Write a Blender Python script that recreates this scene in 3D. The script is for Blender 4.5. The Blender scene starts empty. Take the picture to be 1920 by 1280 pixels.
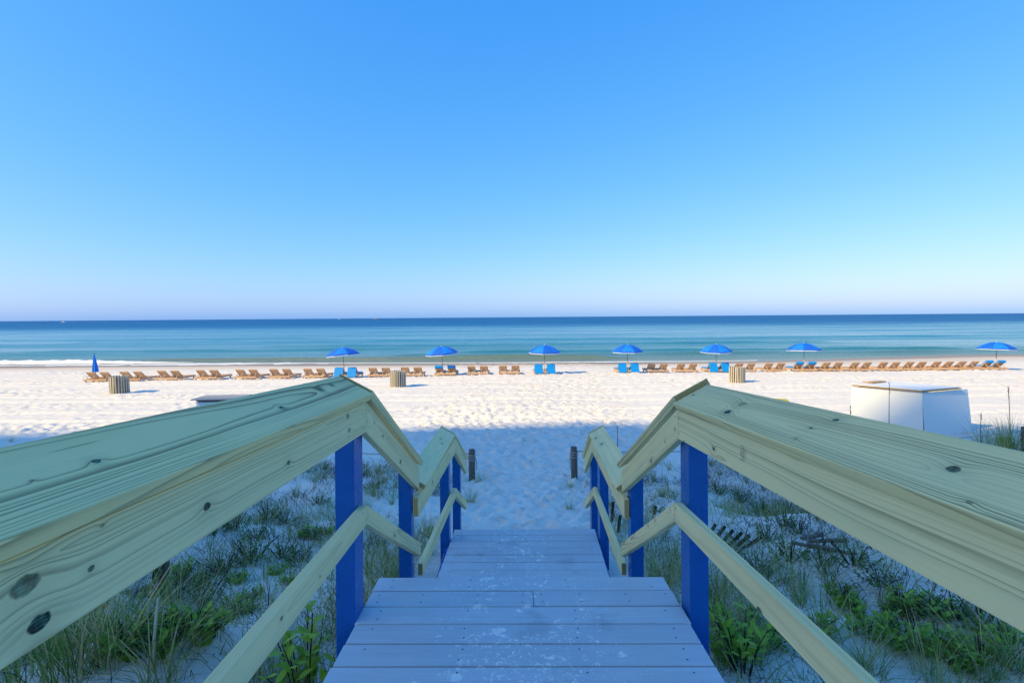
import bpy, bmesh, math, random
import numpy as np
from mathutils import Vector, Matrix

random.seed(7)
RNG = np.random.default_rng(11)
sc = bpy.context.scene
COL = sc.collection
R = math.radians

# ------------------------------------------------------------------ camera
CZ = 4.9                       # eye height above the sea (z = 0)
F = 960.0                      # focal length in photo pixels (1920 wide)
PX, PY = 965.0, 594.5          # principal point (photo px): horizon passes through it
ROLL = 0.0078
cam_d = bpy.data.cameras.new('camera')
cam = bpy.data.objects.new('camera', cam_d); COL.objects.link(cam)
cam_d.sensor_width = 36.0; cam_d.lens = 18.0
cam_d.shift_x = -(PX - 960) / 1920.0
cam_d.shift_y = -(640 - PY) / 1920.0
cam_d.clip_start = 0.02; cam_d.clip_end = 60000
cam.matrix_world = (Matrix.Translation((0, 0, CZ)) @ Matrix.Rotation(R(90), 4, 'X')
                    @ Matrix.Rotation(-ROLL, 4, 'Z'))
sc.camera = cam

# ------------------------------------------------------------------ sky, sun, exposure
SUNDIR = Vector((1.30, 0.75, -1.0)).normalized()       # direction the light travels
sun_el = math.asin(-SUNDIR.z)
sun_az = math.atan2(-SUNDIR.x, -SUNDIR.y)
w = bpy.data.worlds.new('World'); sc.world = w; w.use_nodes = True
nt = w.node_tree; nt.nodes.clear()
sky = nt.nodes.new('ShaderNodeTexSky'); sky.sky_type = 'NISHITA'; sky.sun_disc = False
sky.sun_elevation = sun_el; sky.sun_rotation = sun_az % (2 * math.pi)
sky.altitude = 0; sky.air_density = 1.0; sky.dust_density = 0.95; sky.ozone_density = 3.0
# the photograph is tone mapped: grade the whole sky, channel by channel, towards its flatter, bluer response
sep = nt.nodes.new('ShaderNodeSeparateColor'); com = nt.nodes.new('ShaderNodeCombineColor')
nt.links.new(sky.outputs[0], sep.inputs[0])
for i, (g, k) in enumerate(((1.40, 0.285), (0.66, 0.925), (0.19, 2.72))):
    p = nt.nodes.new('ShaderNodeMath'); p.operation = 'POWER'; p.inputs[1].default_value = g
    q = nt.nodes.new('ShaderNodeMath'); q.operation = 'MULTIPLY'; q.inputs[1].default_value = k
    nt.links.new(sep.outputs[i], p.inputs[0]); nt.links.new(p.outputs[0], q.inputs[0])
    d = nt.nodes.new('ShaderNodeMath'); d.operation = 'MULTIPLY_ADD'; d.inputs[1].default_value = (0.022, 0.0, 0.0)[i]; d.inputs[2].default_value = 1.0
    e = nt.nodes.new('ShaderNodeMath'); e.operation = 'DIVIDE'
    nt.links.new(p.outputs[0], d.inputs[0]); nt.links.new(q.outputs[0], e.inputs[0]); nt.links.new(d.outputs[0], e.inputs[1]); nt.links.new(e.outputs[0], com.inputs[i])
bg = nt.nodes.new('ShaderNodeBackground'); bg.inputs['Strength'].default_value = 0.10
wo = nt.nodes.new('ShaderNodeOutputWorld')
nt.links.new(com.outputs[0], bg.inputs['Color']); nt.links.new(bg.outputs[0], wo.inputs['Surface'])
sl = bpy.data.lights.new('sun', 'SUN'); sl.energy = 2.0; sl.angle = R(0.53); sl.color = (1.0, 0.77, 0.36)
so = bpy.data.objects.new('sun', sl); COL.objects.link(so)
so.rotation_euler = SUNDIR.to_track_quat('-Z', 'Y').to_euler()
vs = sc.view_settings
vs.view_transform = 'Standard'; vs.look = 'None'; vs.gamma = 1.0; vs.use_curve_mapping = False
vs.exposure = 1.52
sc.cycles.max_bounces = 6; sc.cycles.diffuse_bounces = 3; sc.cycles.glossy_bounces = 3

# ------------------------------------------------------------------ helpers
def tag(o, label=None, cat=None, group=None, kind=None):
    if label: o['label'] = label
    if cat: o['category'] = cat
    if group: o['group'] = group
    if kind: o['kind'] = kind
    return o

def empty(name, loc=(0, 0, 0), rz=0.0):
    o = bpy.data.objects.new(name, None); COL.objects.link(o)
    o.location = loc; o.rotation_euler = (0, 0, rz); o.empty_display_size = 0.2
    return o

def link(name, me, mat=None, parent=None, M=None):
    o = bpy.data.objects.new(name, me); COL.objects.link(o)
    if mat is not None and not me.materials: me.materials.append(mat)
    if parent is not None: o.parent = parent
    if M is not None: o.matrix_basis = M
    return o

def mesh_np(name, V, Fc, smooth=True, attr=None):
    """V (n,3) array, Fc list of face-index arrays (each (m,k))."""
    me = bpy.data.meshes.new(name)
    V = np.asarray(V, dtype=np.float32)
    me.vertices.add(len(V)); me.vertices.foreach_set('co', V.ravel())
    loops = np.concatenate([f.ravel() for f in Fc]).astype(np.int32)
    tot = np.concatenate([np.full(len(f), f.shape[1]) for f in Fc]).astype(np.int32)
    start = np.concatenate([[0], np.cumsum(tot)[:-1]]).astype(np.int32)
    me.loops.add(len(loops)); me.loops.foreach_set('vertex_index', loops)
    me.polygons.add(len(tot)); me.polygons.foreach_set('loop_start', start)
    me.polygons.foreach_set('use_smooth', np.full(len(tot), smooth))
    if attr is not None:
        a = me.attributes.new('tint', 'FLOAT', 'POINT'); a.data.foreach_set('value', np.asarray(attr, dtype=np.float32))
    me.update(calc_edges=True)
    return me

class MB:
    """small mesh builder"""
    def __init__(s): s.bm = bmesh.new()
    def hexa(s, c, bev=0.0, seg=1):
        vs_ = [s.bm.verts.new(p) for p in c]
        fs = [(0, 3, 2, 1), (4, 5, 6, 7), (0, 1, 5, 4), (1, 2, 6, 5), (2, 3, 7, 6), (3, 0, 4, 7)]
        f = [s.bm.faces.new([vs_[i] for i in q]) for q in fs]
        if bev > 0:
            es = set(e for x in f for e in x.edges)
            bmesh.ops.bevel(s.bm, geom=list(es), offset=bev, segments=seg, affect='EDGES', profile=0.6)
        return s
    def box(s, x0, x1, y0, y1, z0, z1, bev=0.0, seg=1):
        return s.hexa([(x0, y0, z0), (x1, y0, z0), (x1, y1, z0), (x0, y1, z0),
                       (x0, y0, z1), (x1, y0, z1), (x1, y1, z1), (x0, y1, z1)], bev, seg)
    def bar(s, a, b, wx, wz, up=(0, 0, 1), bev=0.0):
        a = Vector(a); b = Vector(b); d = (b - a).normalized()
        sd = d.cross(Vector(up)).normalized(); u = sd.cross(d)
        c = []
        for p in (a, b):
            c += [p - sd * wx / 2 - u * wz / 2, p + sd * wx / 2 - u * wz / 2, p + sd * wx / 2 + u * wz / 2, p - sd * wx / 2 + u * wz / 2]
        return s.hexa(c, bev)
    def tube(s, pts, rad, n=8, cap=True):
        pts = [Vector(p) for p in pts]
        if not hasattr(rad, '__len__'): rad = [rad] * len(pts)
        rings = []
        for i, p in enumerate(pts):
            d = (pts[min(i + 1, len(pts) - 1)] - pts[max(i - 1, 0)]).normalized()
            t = Vector((1, 0, 0)) if abs(d.x) < 0.9 else Vector((0, 1, 0))
            a = d.cross(t).normalized(); b = d.cross(a)
            rings.append([s.bm.verts.new(p + (a * math.cos(k * 2 * math.pi / n) + b * math.sin(k * 2 * math.pi / n)) * rad[i]) for k in range(n)])
        for r0, r1 in zip(rings, rings[1:]):
            for k in range(n):
                f = s.bm.faces.new((r0[k], r0[(k + 1) % n], r1[(k + 1) % n], r1[k])); f.smooth = True
        if cap:
            s.bm.faces.new(rings[0][::-1]); s.bm.faces.new(rings[-1])
        return s
    def poly(s, pts):
        s.bm.faces.new([s.bm.verts.new(p) for p in pts]); return s
    def mesh(s, name):
        bmesh.ops.recalc_face_normals(s.bm, faces=s.bm.faces[:])
        me = bpy.data.meshes.new(name); s.bm.to_mesh(me); s.bm.free(); return me
    def build(s, name, mat, parent=None, M=None):
        return link(name, s.mesh(name), mat, parent, M)

def copy_tree(o, parent=None):
    c = o.copy(); COL.objects.link(c); c.parent = parent
    for ch in list(o.children): copy_tree(ch, c)
    return c

# ------------------------------------------------------------------ materials
class NT:
    def __init__(s, name):
        s.m = bpy.data.materials.new(name); s.m.use_nodes = True
        s.t = s.m.node_tree; s.t.nodes.clear()
        s.out = s.n('ShaderNodeOutputMaterial'); s.p = s.n('ShaderNodeBsdfPrincipled')
        s.l(s.p.outputs[0], s.out.inputs['Surface'])
    def n(s, t, **k):
        x = s.t.nodes.new(t)
        for a, b in k.items(): setattr(x, a, b)
        return x
    def l(s, a, b): s.t.links.new(a, b)
    def setv(s, sock, v):
        if hasattr(v, 'is_output') or isinstance(v, bpy.types.NodeSocket): s.l(v, sock)
        else: sock.default_value = v
    def math(s, op, a, b=0.0, c=0.0):
        x = s.n('ShaderNodeMath', operation=op)
        for i, v in enumerate((a, b, c)): s.setv(x.inputs[i], v)
        return x.outputs[0]
    def vec(s, x, y, z):
        c = s.n('ShaderNodeCombineXYZ')
        for i, v in enumerate((x, y, z)): s.setv(c.inputs[i], v)
        return c.outputs[0]
    def noise(s, vec, scale, detail=3, rough=0.55, dist=0.0):
        x = s.n('ShaderNodeTexNoise'); x.inputs['Scale'].default_value = scale
        x.inputs['Detail'].default_value = detail; x.inputs['Roughness'].default_value = rough
        x.inputs['Distortion'].default_value = dist
        if vec is not None: s.l(vec, x.inputs['Vector'])
        return x.outputs['Fac']
    def ramp(s, fac, stops):
        x = s.n('ShaderNodeValToRGB'); s.setv(x.inputs[0], fac)
        e = x.color_ramp.elements
        while len(e) < len(stops): e.new(0.5)
        for q, (p, c) in zip(e, stops):
            q.position = p; q.color = (*c, 1) if len(c) == 3 else c
        return x.outputs[0]
    def rng(s, v, a, b, c=0.0, d=1.0, smooth=True):
        x = s.n('ShaderNodeMapRange'); x.interpolation_type = 'SMOOTHSTEP' if smooth else 'LINEAR'
        s.setv(x.inputs[0], v)
        for i, q in enumerate((a, b, c, d)): s.setv(x.inputs[i + 1], q)
        return x.outputs[0]
    def mix(s, fac, a, b):
        x = s.n('ShaderNodeMix', data_type='RGBA'); s.setv(x.inputs[0], fac)
        for i, v in ((6, a), (7, b)):
            if isinstance(v, tuple): x.inputs[i].default_value = (*v[:3], 1)
            else: s.l(v, x.inputs[i])
        return x.outputs[2]
    def bump(s, h, strength, dist):
        x = s.n('ShaderNodeBump'); x.inputs['Strength'].default_value = strength
        x.inputs['Distance'].default_value = dist; s.l(h, x.inputs['Height'])
        s.l(x.outputs[0], s.p.inputs['Normal']); return x
    def coord(s, kind='Object'):
        c = s.n('ShaderNodeTexCoord'); return c.outputs[kind]
    def geo(s):
        return s.n('ShaderNodeNewGeometry').outputs['Position']
    def xyz(s, v):
        x = s.n('ShaderNodeSeparateXYZ'); s.l(v, x.inputs[0]); return x.outputs
    def col(s, v): s.setv(s.p.inputs['Base Color'], (*v, 1) if isinstance(v, tuple) else v)
    def rough(s, v): s.setv(s.p.inputs['Roughness'], v)
    def spec(s, v): s.p.inputs['Specular IOR Level'].default_value = v

def simple(name, c, rough=0.6, var=0.15, scale=8.0, spec=0.4):
    t = NT(name); n = t.noise(t.coord(), scale, 4)
    t.col(t.mix(n, tuple(x * (1 - var) for x in c), tuple(min(1, x * (1 + var)) for x in c)))
    t.rough(rough); t.spec(spec); return t.m

def pine(name, seed, knots=(), light=(0.90, 0.76, 0.40), dark=(0.34, 0.28, 0.14), freq=95, ov=0.02, ow=0.06, contrast=0.9):
    """pressure treated pine. object space: x along the board, y across the wide face, z thickness.
       knots: (u, v, radius, darkness) in metres"""
    t = NT(name); u, v, wz = t.xyz(t.coord())
    rs = random.Random(seed)
    sx, sy = rs.uniform(-9, 9), rs.uniform(-9, 9)
    us = t.math('ADD', u, sx)
    low = t.noise(t.vec(t.math('MULTIPLY', us, 0.55), t.math('MULTIPLY', v, 3.0), t.math('ADD', wz, sy)), 1.0, 2, 0.4)
    mid = t.noise(t.vec(t.math('MULTIPLY', us, 2.5), t.math('MULTIPLY', v, 14.0), t.math('ADD', t.math('MULTIPLY', wz, 14), sy)), 1.0, 2, 0.5)
    a = t.math('ADD', v, ov); b = t.math('ADD', wz, ow)
    r = t.math('SQRT', t.math('ADD', t.math('MULTIPLY', a, a), t.math('MULTIPLY', b, b)))
    r = t.math('ADD', r, t.math('MULTIPLY', low, 0.085)); r = t.math('ADD', r, t.math('MULTIPLY', mid, 0.007))
    core = None; halo = None
    wob = t.noise(t.coord(), 55.0, 2)
    for (ku, kv, kr, kd) in knots:
        du = t.math('SUBTRACT', u, ku); dv = t.math('SUBTRACT', v, kv)
        e = t.math('ADD', t.math('POWER', t.math('ABSOLUTE', t.math('DIVIDE', du, kr * 3.4)), 2.0),
                   t.math('POWER', t.math('ABSOLUTE', t.math('DIVIDE', dv, kr * 2.0)), 2.0))
        g = t.math('EXPONENT', t.math('MULTIPLY', e, -1.0))
        r = t.math('ADD', r, t.math('MULTIPLY', g, kr * 1.0))
        c = t.math('ADD', t.math('POWER', t.math('ABSOLUTE', t.math('DIVIDE', du, kr * 1.35)), 2.0),
                   t.math('POWER', t.math('ABSOLUTE', t.math('DIVIDE', dv, kr * 0.85)), 2.0))
        c = t.math('ADD', c, t.math('MULTIPLY', t.math('SUBTRACT', wob, 0.5), 0.9))
        k = t.math('MULTIPLY', t.rng(c, 1.0, 0.55), kd)
        core = k if core is None else t.math('MAXIMUM', core, k)
        hh = t.math('MULTIPLY', g, 0.25 * kd)
        halo = hh if halo is None else t.math('MAXIMUM', halo, hh)
    rw = t.noise(t.vec(t.math('MULTIPLY', r, 30.0), sx, sy), 1.0, 2, 0.5)          # uneven growth years
    ra = t.noise(t.vec(t.math('MULTIPLY', r, 22.0), sy, t.math('MULTIPLY', us, 0.5)), 1.0, 2, 0.6)
    ph = t.math('FRACT', t.math('ADD', t.math('MULTIPLY', r, freq), t.math('MULTIPLY', rw, 5.0)))
    late = t.math('MULTIPLY', t.math('POWER', ph, 3.0), t.rng(ph, 1.0, 0.90))
    late = t.math('MULTIPLY', late, t.rng(ra, 0.30, 0.68, 0.12, 1.15))
    fib = t.noise(t.vec(t.math('MULTIPLY', us, 3.0), t.math('MULTIPLY', v, 260.0), t.math('MULTIPLY', wz, 260.0)), 1.0, 3, 0.6)
    blotch = t.noise(t.vec(t.math('MULTIPLY', us, 1.3), t.math('MULTIPLY', v, 6.0), t.math('MULTIPLY', wz, 6.0)), 1.0, 3, 0.6)
    fac = t.math('ADD', t.math('MULTIPLY', late, contrast), t.math('MULTIPLY', t.math('SUBTRACT', fib, 0.45), 0.35))
    fac = t.math('ADD', fac, t.math('MULTIPLY', t.math('SUBTRACT', blotch, 0.5), 0.45))
    chk = t.noise(t.vec(t.math('MULTIPLY', us, 1.6), t.math('MULTIPLY', v, 75.0), t.math('MULTIPLY', wz, 75.0)), 1.0, 2, 0.5)
    chk = t.rng(chk, 0.735, 0.765)                                                       # drying checks
    fac = t.math('ADD', fac, t.math('MULTIPLY', chk, 0.55))
    if halo is not None: fac = t.math('ADD', fac, halo)
    x = t.math('MINIMUM', t.math('MAXIMUM', fac, 0.0), 1.0)
    colr = t.mix(x, light, dark)
    green = t.noise(t.vec(t.math('MULTIPLY', us, 0.9), t.math('MULTIPLY', v, 4.0), wz), 1.0, 2)
    colr = t.mix(t.math('MULTIPLY', t.rng(green, 0.45, 0.75), 0.45), colr, (0.56, 0.58, 0.34))
    if core is not None:
        kc = t.mix(t.math('MULTIPLY', t.rng(wob, 0.35, 0.7), t.math('FRACT', t.math('MULTIPLY', r, 230.0))), (0.018, 0.024, 0.018), (0.17, 0.36, 0.24))
        colr = t.mix(core, colr, kc)
    t.col(colr); t.rough(0.75); t.spec(0.25)
    hgt = t.math('ADD', t.math('MULTIPLY', late, 1.0), t.math('MULTIPLY', fib, 0.6))
    if core is not None: hgt = t.math('SUBTRACT', hgt, t.math('MULTIPLY', core, 1.5))
    t.bump(hgt, 0.35, 0.0015)
    return t.m

def end_grain(name):
    t = NT(name); u, v, wz = t.xyz(t.coord())
    n = t.noise(t.coord(), 30, 3)
    r = t.math('FRACT', t.math('MULTIPLY', t.math('ADD', v, t.math('MULTIPLY', n, 0.012)), 110))
    t.col(t.mix(r, (0.55, 0.44, 0.20), (0.26, 0.17, 0.07))); t.rough(0.85); return t.m

# ------------------------------------------------------------------ terrain
def sstep(x, a, b):
    t = np.clip((np.asarray(x, dtype=float) - a) / (b - a), 0, 1); return t * t * (3 - 2 * t)

PROF_Y = [-80, -4, 1, 2.5, 4, 7, 8.5, 10.5, 16, 28, 36, 55, 75, 140]
PROF_Z = [-1.6, -1.9, -2.02, -2.10, -2.32, -2.92, -3.12, -3.30, -3.52, -3.78, -4.05, -4.90, -6.0, -9.0]

def vnoise(x, y, seed=0):
    """cheap smooth value noise, vectorised"""
    x = np.asarray(x, dtype=float); y = np.asarray(y, dtype=float)
    xi = np.floor(x).astype(np.int64); yi = np.floor(y).astype(np.int64)
    fx = x - xi; fy = y - yi; fx = fx * fx * (3 - 2 * fx); fy = fy * fy * (3 - 2 * fy)
    def h(a, b):
        q = (a * 374761393 + b * 668265263 + seed * 1442695041) & 0xFFFFFFFF
        q = ((q ^ (q >> 13)) * 1274126177) & 0xFFFFFFFF
        return ((q ^ (q >> 16)) & 0xFFFF) / 65535.0
    return (h(xi, yi) * (1 - fx) * (1 - fy) + h(xi + 1, yi) * fx * (1 - fy) + h(xi, yi + 1) * (1 - fx) * fy + h(xi + 1, yi + 1) * fx * fy)

def ground_base(x, y):
    """large shape of the sand in world z"""
    x = np.asarray(x, dtype=float); y = np.asarray(y, dtype=float)
    shore = 5.5 * sstep(x, 22, 60) - 0.8 * np.sin(x * 0.07 + 1.0)
    ys = np.where(y > 36, 36 + (y - 36) * 19.0 / (19.0 + shore), y)
    z = np.interp(ys, PROF_Y, PROF_Z)
    side = sstep(np.abs(x - 0.1), 1.3, 3.2) * sstep(y, 13, 8.5)
    z = z + side * (0.05 + 0.55 * (vnoise(x * 0.45, y * 0.45, 3) - 0.45) + 0.22 * (vnoise(x * 1.3, y * 1.3, 5) - 0.5))
    # white hummock beside the deck on the left
    z = z + 0.30 * np.exp(-(((x + 2.05) / 0.55) ** 2 + ((y - 3.1) / 0.5) ** 2))
    z = z + 0.10 * (vnoise(x * 0.22, y * 0.3, 9) - 0.5) * sstep(y, 8, 14) * sstep(y, 50, 42)
    return z + CZ

def gz(x, y): return float(ground_base(x, y))

def ray_ground(px, py):
    """point where the photo pixel's line of sight meets the sand"""
    dx, dy = px - PX, py - PY
    ux = dx * math.cos(ROLL) - dy * math.sin(ROLL)
    uy = dx * math.sin(ROLL) + dy * math.cos(ROLL)
    lo, hi = 1.0, 90.0
    for d in np.arange(2.0, 90, 0.25):
        if CZ - uy / F * d < gz(ux / F * d, d): hi = d; lo = d - 0.25; break
    for _ in range(30):
        m = (lo + hi) / 2
        if CZ - uy / F * m < gz(ux / F * m, m): hi = m
        else: lo = m
    return Vector((ux / F * hi, hi, gz(ux / F * hi, hi)))

def dimples(x, y, cell, depth, seed, prob=1.0, rad=0.55):
    """trodden sand: soft pits on a jittered lattice with a raised rim"""
    out = np.zeros_like(x); cx = np.floor(x / cell).astype(np.int64); cy = np.floor(y / cell).astype(np.int64)
    def h(a, b, k):
        q = (a * 73856093 ^ b * 19349663 ^ (k + seed) * 83492791) & 0xFFFFFFFF
        q = ((q ^ (q >> 15)) * 2246822519) & 0xFFFFFFFF
        q = ((q ^ (q >> 13)) * 3266489917) & 0xFFFFFFFF
        return ((q ^ (q >> 16)) & 0xFFFF) / 65535.0
    for i in (-1, 0, 1):
        for j in (-1, 0, 1):
            a = cx + i; b = cy + j
            px = (a + h(a, b, 1)) * cell; py = (b + h(a, b, 2)) * cell
            ang = h(a, b, 3) * 6.283; s = cell * rad * (0.6 + 0.6 * h(a, b, 4))
            dx = x - px; dy = y - py
            u = (dx * np.cos(ang) + dy * np.sin(ang)) / s; v = (-dx * np.sin(ang) + dy * np.cos(ang)) / (s * 0.62)
            d2 = u * u + v * v
            g = -np.exp(-d2 * 1.6) + 0.45 * np.exp(-(np.sqrt(d2) - 1.25) ** 2 * 5)
            out += np.where(h(a, b, 5) < prob, g * (0.4 + 0.9 * h(a, b, 6)), 0)
    return out * depth

def build_sand():
    ys = np.concatenate([np.linspace(-80, 0.5, 22), np.arange(0.6, 12, 0.055), np.arange(12, 20, 0.07), np.arange(20, 40, 0.11), np.arange(40, 66, 0.3), np.linspace(66, 140, 14)])
    uin = np.linspace(-1, 1, 430)
    ext = 1 + np.geomspace(0.02, 7, 22)
    u = np.concatenate([-ext[::-1], uin, ext])
    half = np.where(ys > 0.5, ys * 1.06 + 1.6, 2.2)
    half = np.maximum(half, 2.2)
    X = u[None, :] * half[:, None]
    X = np.where(np.abs(u)[None, :] > 1, np.sign(u)[None, :] * (half[:, None] + (np.abs(u)[None, :] - 1) * 22.0), X)
    Y = np.repeat(ys[:, None], len(u), 1)
    Z = ground_base(X, Y)
    path = sstep(np.abs(X - 0.15 - 0.02 * Y), 2.4 + 0.14 * Y[:, :], 0.6 + 0.1 * Y) * sstep(Y, 5.5, 7)
    beach = sstep(Y, 10.5, 13) * sstep(Y, 48, 42)
    groom = 0.25 + 0.75 * sstep(0.75 * vnoise(X * 0.07, Y * 0.6, 31) + 0.25 * vnoise(X * 0.4, Y * 0.5, 33), 0.36, 0.58)
    d = dimples(X, Y, 0.26, 0.075, 1) * np.maximum(path, 0.0) + dimples(X, Y, 0.40, 0.050, 21, 0.8) * np.maximum(path * 0.9, beach * 1.15 * groom)
    d += dimples(X, Y, 0.70, 0.125, 41, 0.6, 0.34) * beach * groom
    d += 0.05 * (vnoise(X * 0.5, Y * 2.2, 51) - 0.5) * beach
    for y0, dp_ in ((18.2, .05), (19.9, .05), (23.1, .06), (24.8, .06), (27.0, .04), (30.4, .05), (32.0, .05)):       # wheel ruts of the beach rake
        yc = y0 + 0.35 * np.sin(X * 0.11 + y0) + 0.5 * (vnoise(X * 0.05, X * 0 + y0, 71) - 0.5)
        g_ = np.exp(-((Y - yc) / 0.16) ** 2); d = d * (1 - 0.6 * g_) - dp_ * g_ * (0.75 + 0.25 * np.sin(X * 14)) + 0.6 * dp_ * np.exp(-((Y - yc - 0.32) / 0.14) ** 2)
    d += 0.02 * (vnoise(X * 3, Y * 3, 53) - 0.5) * sstep(Y, 50, 45) + 0.012 * (vnoise(X * 8, Y * 8, 54) - 0.5) * sstep(Y, 30, 20)
    Z = Z + d * (np.abs(u)[None, :] < 2.0)
    n, m = X.shape
    idx = np.arange(n * m).reshape(n, m)
    Fq = np.stack([idx[:-1, :-1].ravel(), idx[:-1, 1:].ravel(), idx[1:, 1:].ravel(), idx[1:, :-1].ravel()], 1)
    me = mesh_np('sand', np.stack([X.ravel(), Y.ravel(), Z.ravel()], 1), [Fq])
    t = NT('white quartz sand'); pos = t.geo(); px_, py_, pz_ = t.xyz(pos)
    n1 = t.noise(pos, 0.8, 5, 0.6); n2 = t.noise(pos, 14.0, 4, 0.65); n3 = t.noise(pos, 180.0, 2, 0.6)
    c = t.mix(n1, (0.78, 0.725, 0.655), (0.87, 0.81, 0.735))
    c = t.mix(t.math('MULTIPLY', t.rng(n2, 0.3, 0.75), 0.4), c, (0.64, 0.58, 0.50))
    c = t.mix(t.math('MULTIPLY', t.rng(n3, 0.62, 0.75), 0.35), c, (0.25, 0.22, 0.19))
    wob = t.noise(t.vec(t.math('MULTIPLY', px_, 0.12), t.math('MULTIPLY', py_, 0.5), 0.0), 1.0, 4)
    lev = t.math('ADD', pz_, t.math('MULTIPLY', t.math('SUBTRACT', wob, 0.5), 0.22))
    damp = t.rng(lev, 0.62, 0.12)
    wet = t.rng(lev, 0.21, 0.12)
    c = t.mix(t.math('MULTIPLY', damp, 0.75), c, (0.52, 0.42, 0.32))
    c = t.mix(t.math('MULTIPLY', wet, 0.9), c, (0.30, 0.215, 0.155))
    t.col(c); t.rough(t.rng(wet, 0.0, 1.0, 0.95, 0.45)); t.spec(0.2)
    h = t.math('ADD', t.math('MULTIPLY', n2, 1.0), t.math('MULTIPLY', n3, 0.12))
    h = t.math('MULTIPLY', h, t.rng(damp, 0, 1, 1, 0.1))
    t.bump(h, 0.55, 0.035)
    o = link('sand', me, t.m); tag(o, 'white sand of the beach and dunes with a trodden path', None, None, 'structure'); return o
build_sand()

# ------------------------------------------------------------------ sea
def build_sea():
    ys = np.concatenate([np.arange(46, 75, 0.22), np.arange(75, 130, 0.7), np.geomspace(130, 40000, 150)])
    uin = np.linspace(-1, 1, 300)
    X = uin[None, :] * (ys[:, None] * 1.35 + 30); Y = np.repeat(ys[:, None], len(uin), 1)
    Z = np.zeros_like(X)
    def swell(y0, amp, wd, x0, x1, wob, seed):
        yc = y0 + wob * (vnoise(X * 0.045 + seed, Y * 0 + seed, seed) - 0.5) * 2
        m = sstep(X, x0, x0 + 8) * sstep(X, x1, x1 - 8)
        t = (Y - yc) / wd
        tt = np.where(t < 0, t * 1.6, t * 0.7)
        return amp * m * np.exp(-tt * tt) * (0.6 + 0.6 * vnoise(X * 0.08, Y * 0, seed + 7))
    Z += swell(60.0, 0.46, 1.3, -48, 16, 0.9, 2) + swell(58.8, 0.30, 1.2, -90, -34, 0.5, 4)
    Z += swell(67, 0.25, 1.8, -20, 40, 1.6, 5) + swell(72, 0.32, 2.0, -12, 66, 1.5, 6) + swell(80, 0.20, 2.4, -80, 10, 2, 8)
    Z += swell(92, 0.25, 2.8, -50, 60, 3, 10) + swell(112, 0.25, 3.4, -100, 120, 3, 12) + swell(66, 0.2, 1.8, 30, 90, 1, 14)
    fade = sstep(Y, 400, 120)
    Z += fade * 0.10 * (vnoise(X * 0.10, Y * 0.42, 20) - 0.5) * sstep(Y, 56, 64)
    Z += fade * 0.05 * (vnoise(X * 0.35, Y * 1.1, 21) - 0.5) * sstep(Y, 56, 64)
    n, m = X.shape; idx = np.arange(n * m).reshape(n, m)
    Fq = np.stack([idx[:-1, :-1].ravel(), idx[:-1, 1:].ravel(), idx[1:, 1:].ravel(), idx[1:, :-1].ravel()], 1)
    me = mesh_np('sea', np.stack([X.ravel(), Y.ravel(), Z.ravel()], 1), [Fq])
    t = NT('sea water'); pos = t.geo(); x, y, z = t.xyz(pos)
    # colour of the water itself: sandy shallows, teal, then deep blue
    n0 = t.noise(t.vec(t.math('MULTIPLY', x, 0.012), t.math('MULTIPLY', y, 0.05), 0.0), 1.0, 3)
    ly = t.math('LOGARITHM', t.math('ADD', y, t.math('MULTIPLY', t.math('SUBTRACT', n0, 0.5), 14.0)), 10.0)
    c = t.ramp(t.rng(ly, 1.74, 3.2, 0, 1, False), [(0.0, (0.24, 0.26, 0.22)), (0.03, (0.10, 0.18, 0.15)), (0.075, (0.025, 0.17, 0.21)), (0.20, (0.012, 0.185, 0.30)), (0.42, (0.008, 0.175, 0.33)), (0.52, (0.001, 0.11, 0.30)), (1.0, (0.001, 0.085, 0.28))])
    t.col(c)
    # wind streaks: calm slicks between ruffled water
    st = t.noise(t.vec(t.math('MULTIPLY', x, 0.010), t.math('MULTIPLY', y, 0.075), 3.0), 1.0, 4, 0.6)
    w1 = t.noise(t.vec(t.math('MULTIPLY', x, 0.16), t.math('MULTIPLY', y, 0.75), 0.0), 1.0, 4, 0.6)
    w2 = t.noise(t.vec(t.math('MULTIPLY', x, 0.9), t.math('MULTIPLY', y, 2.2), 0.0), 1.0, 3, 0.6)
    far = t.rng(y, 140.0, 420.0)
    h = t.math('ADD', t.math('MULTIPLY', w1, 0.5), t.math('MULTIPLY', w2, 0.12))
    h = t.math('MULTIPLY', h, t.math('ADD', t.rng(st, 0.35, 0.65, 0.35, 1.0), t.math('MULTIPLY', far, 0.6)))
    t.bump(h, 1.0, 0.9)
    t.rough(t.math('ADD', t.rng(st, 0.35, 0.65, 0.10, 0.24), t.math('MULTIPLY', far, 0.25))); t.p.inputs['IOR'].default_value = 1.33
    t.spec(0.15)
    o = link('sea', me, t.m); tag(o, 'calm blue sea with low swells reaching the horizon', None, None, 'structure')
    # surf foam
    ft = NT('sea foam'); n = ft.noise(ft.geo(), 5.0, 4, 0.7); ft.col(ft.mix(n, (0.62, 0.64, 0.64), (0.86, 0.87, 0.87))); ft.rough(0.9)
    ft.bump(n, 0.8, 0.08)
    V = []; Fc = []
    def strip(x0, x1, dx, yfun, wfun, zfun, k=7):
        xs = np.arange(x0, x1, dx); base = len(V)
        for i, xx in enumerate(xs):
            yc = yfun(xx); wd = max(0.02, wfun(xx))
            for j in range(k):
                s = j / (k - 1)
                V.append((xx, yc + (s - 0.5) * wd, zfun(xx, s)))
        for i in range(len(xs) - 1):
            for j in range(k - 1):
                a = base + i * k + j; Fc.append((a, a + k, a + k + 1, a + 1))
    def N(a, s): return float(vnoise(a, a * 0 + s, s))
    def shore(xx):
        lo, hi = 48.0, 75.0
        for _ in range(24):
            m = (lo + hi) / 2
            if gz(xx, m) > 0.02: lo = m
            else: hi = m
        return lo
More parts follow.
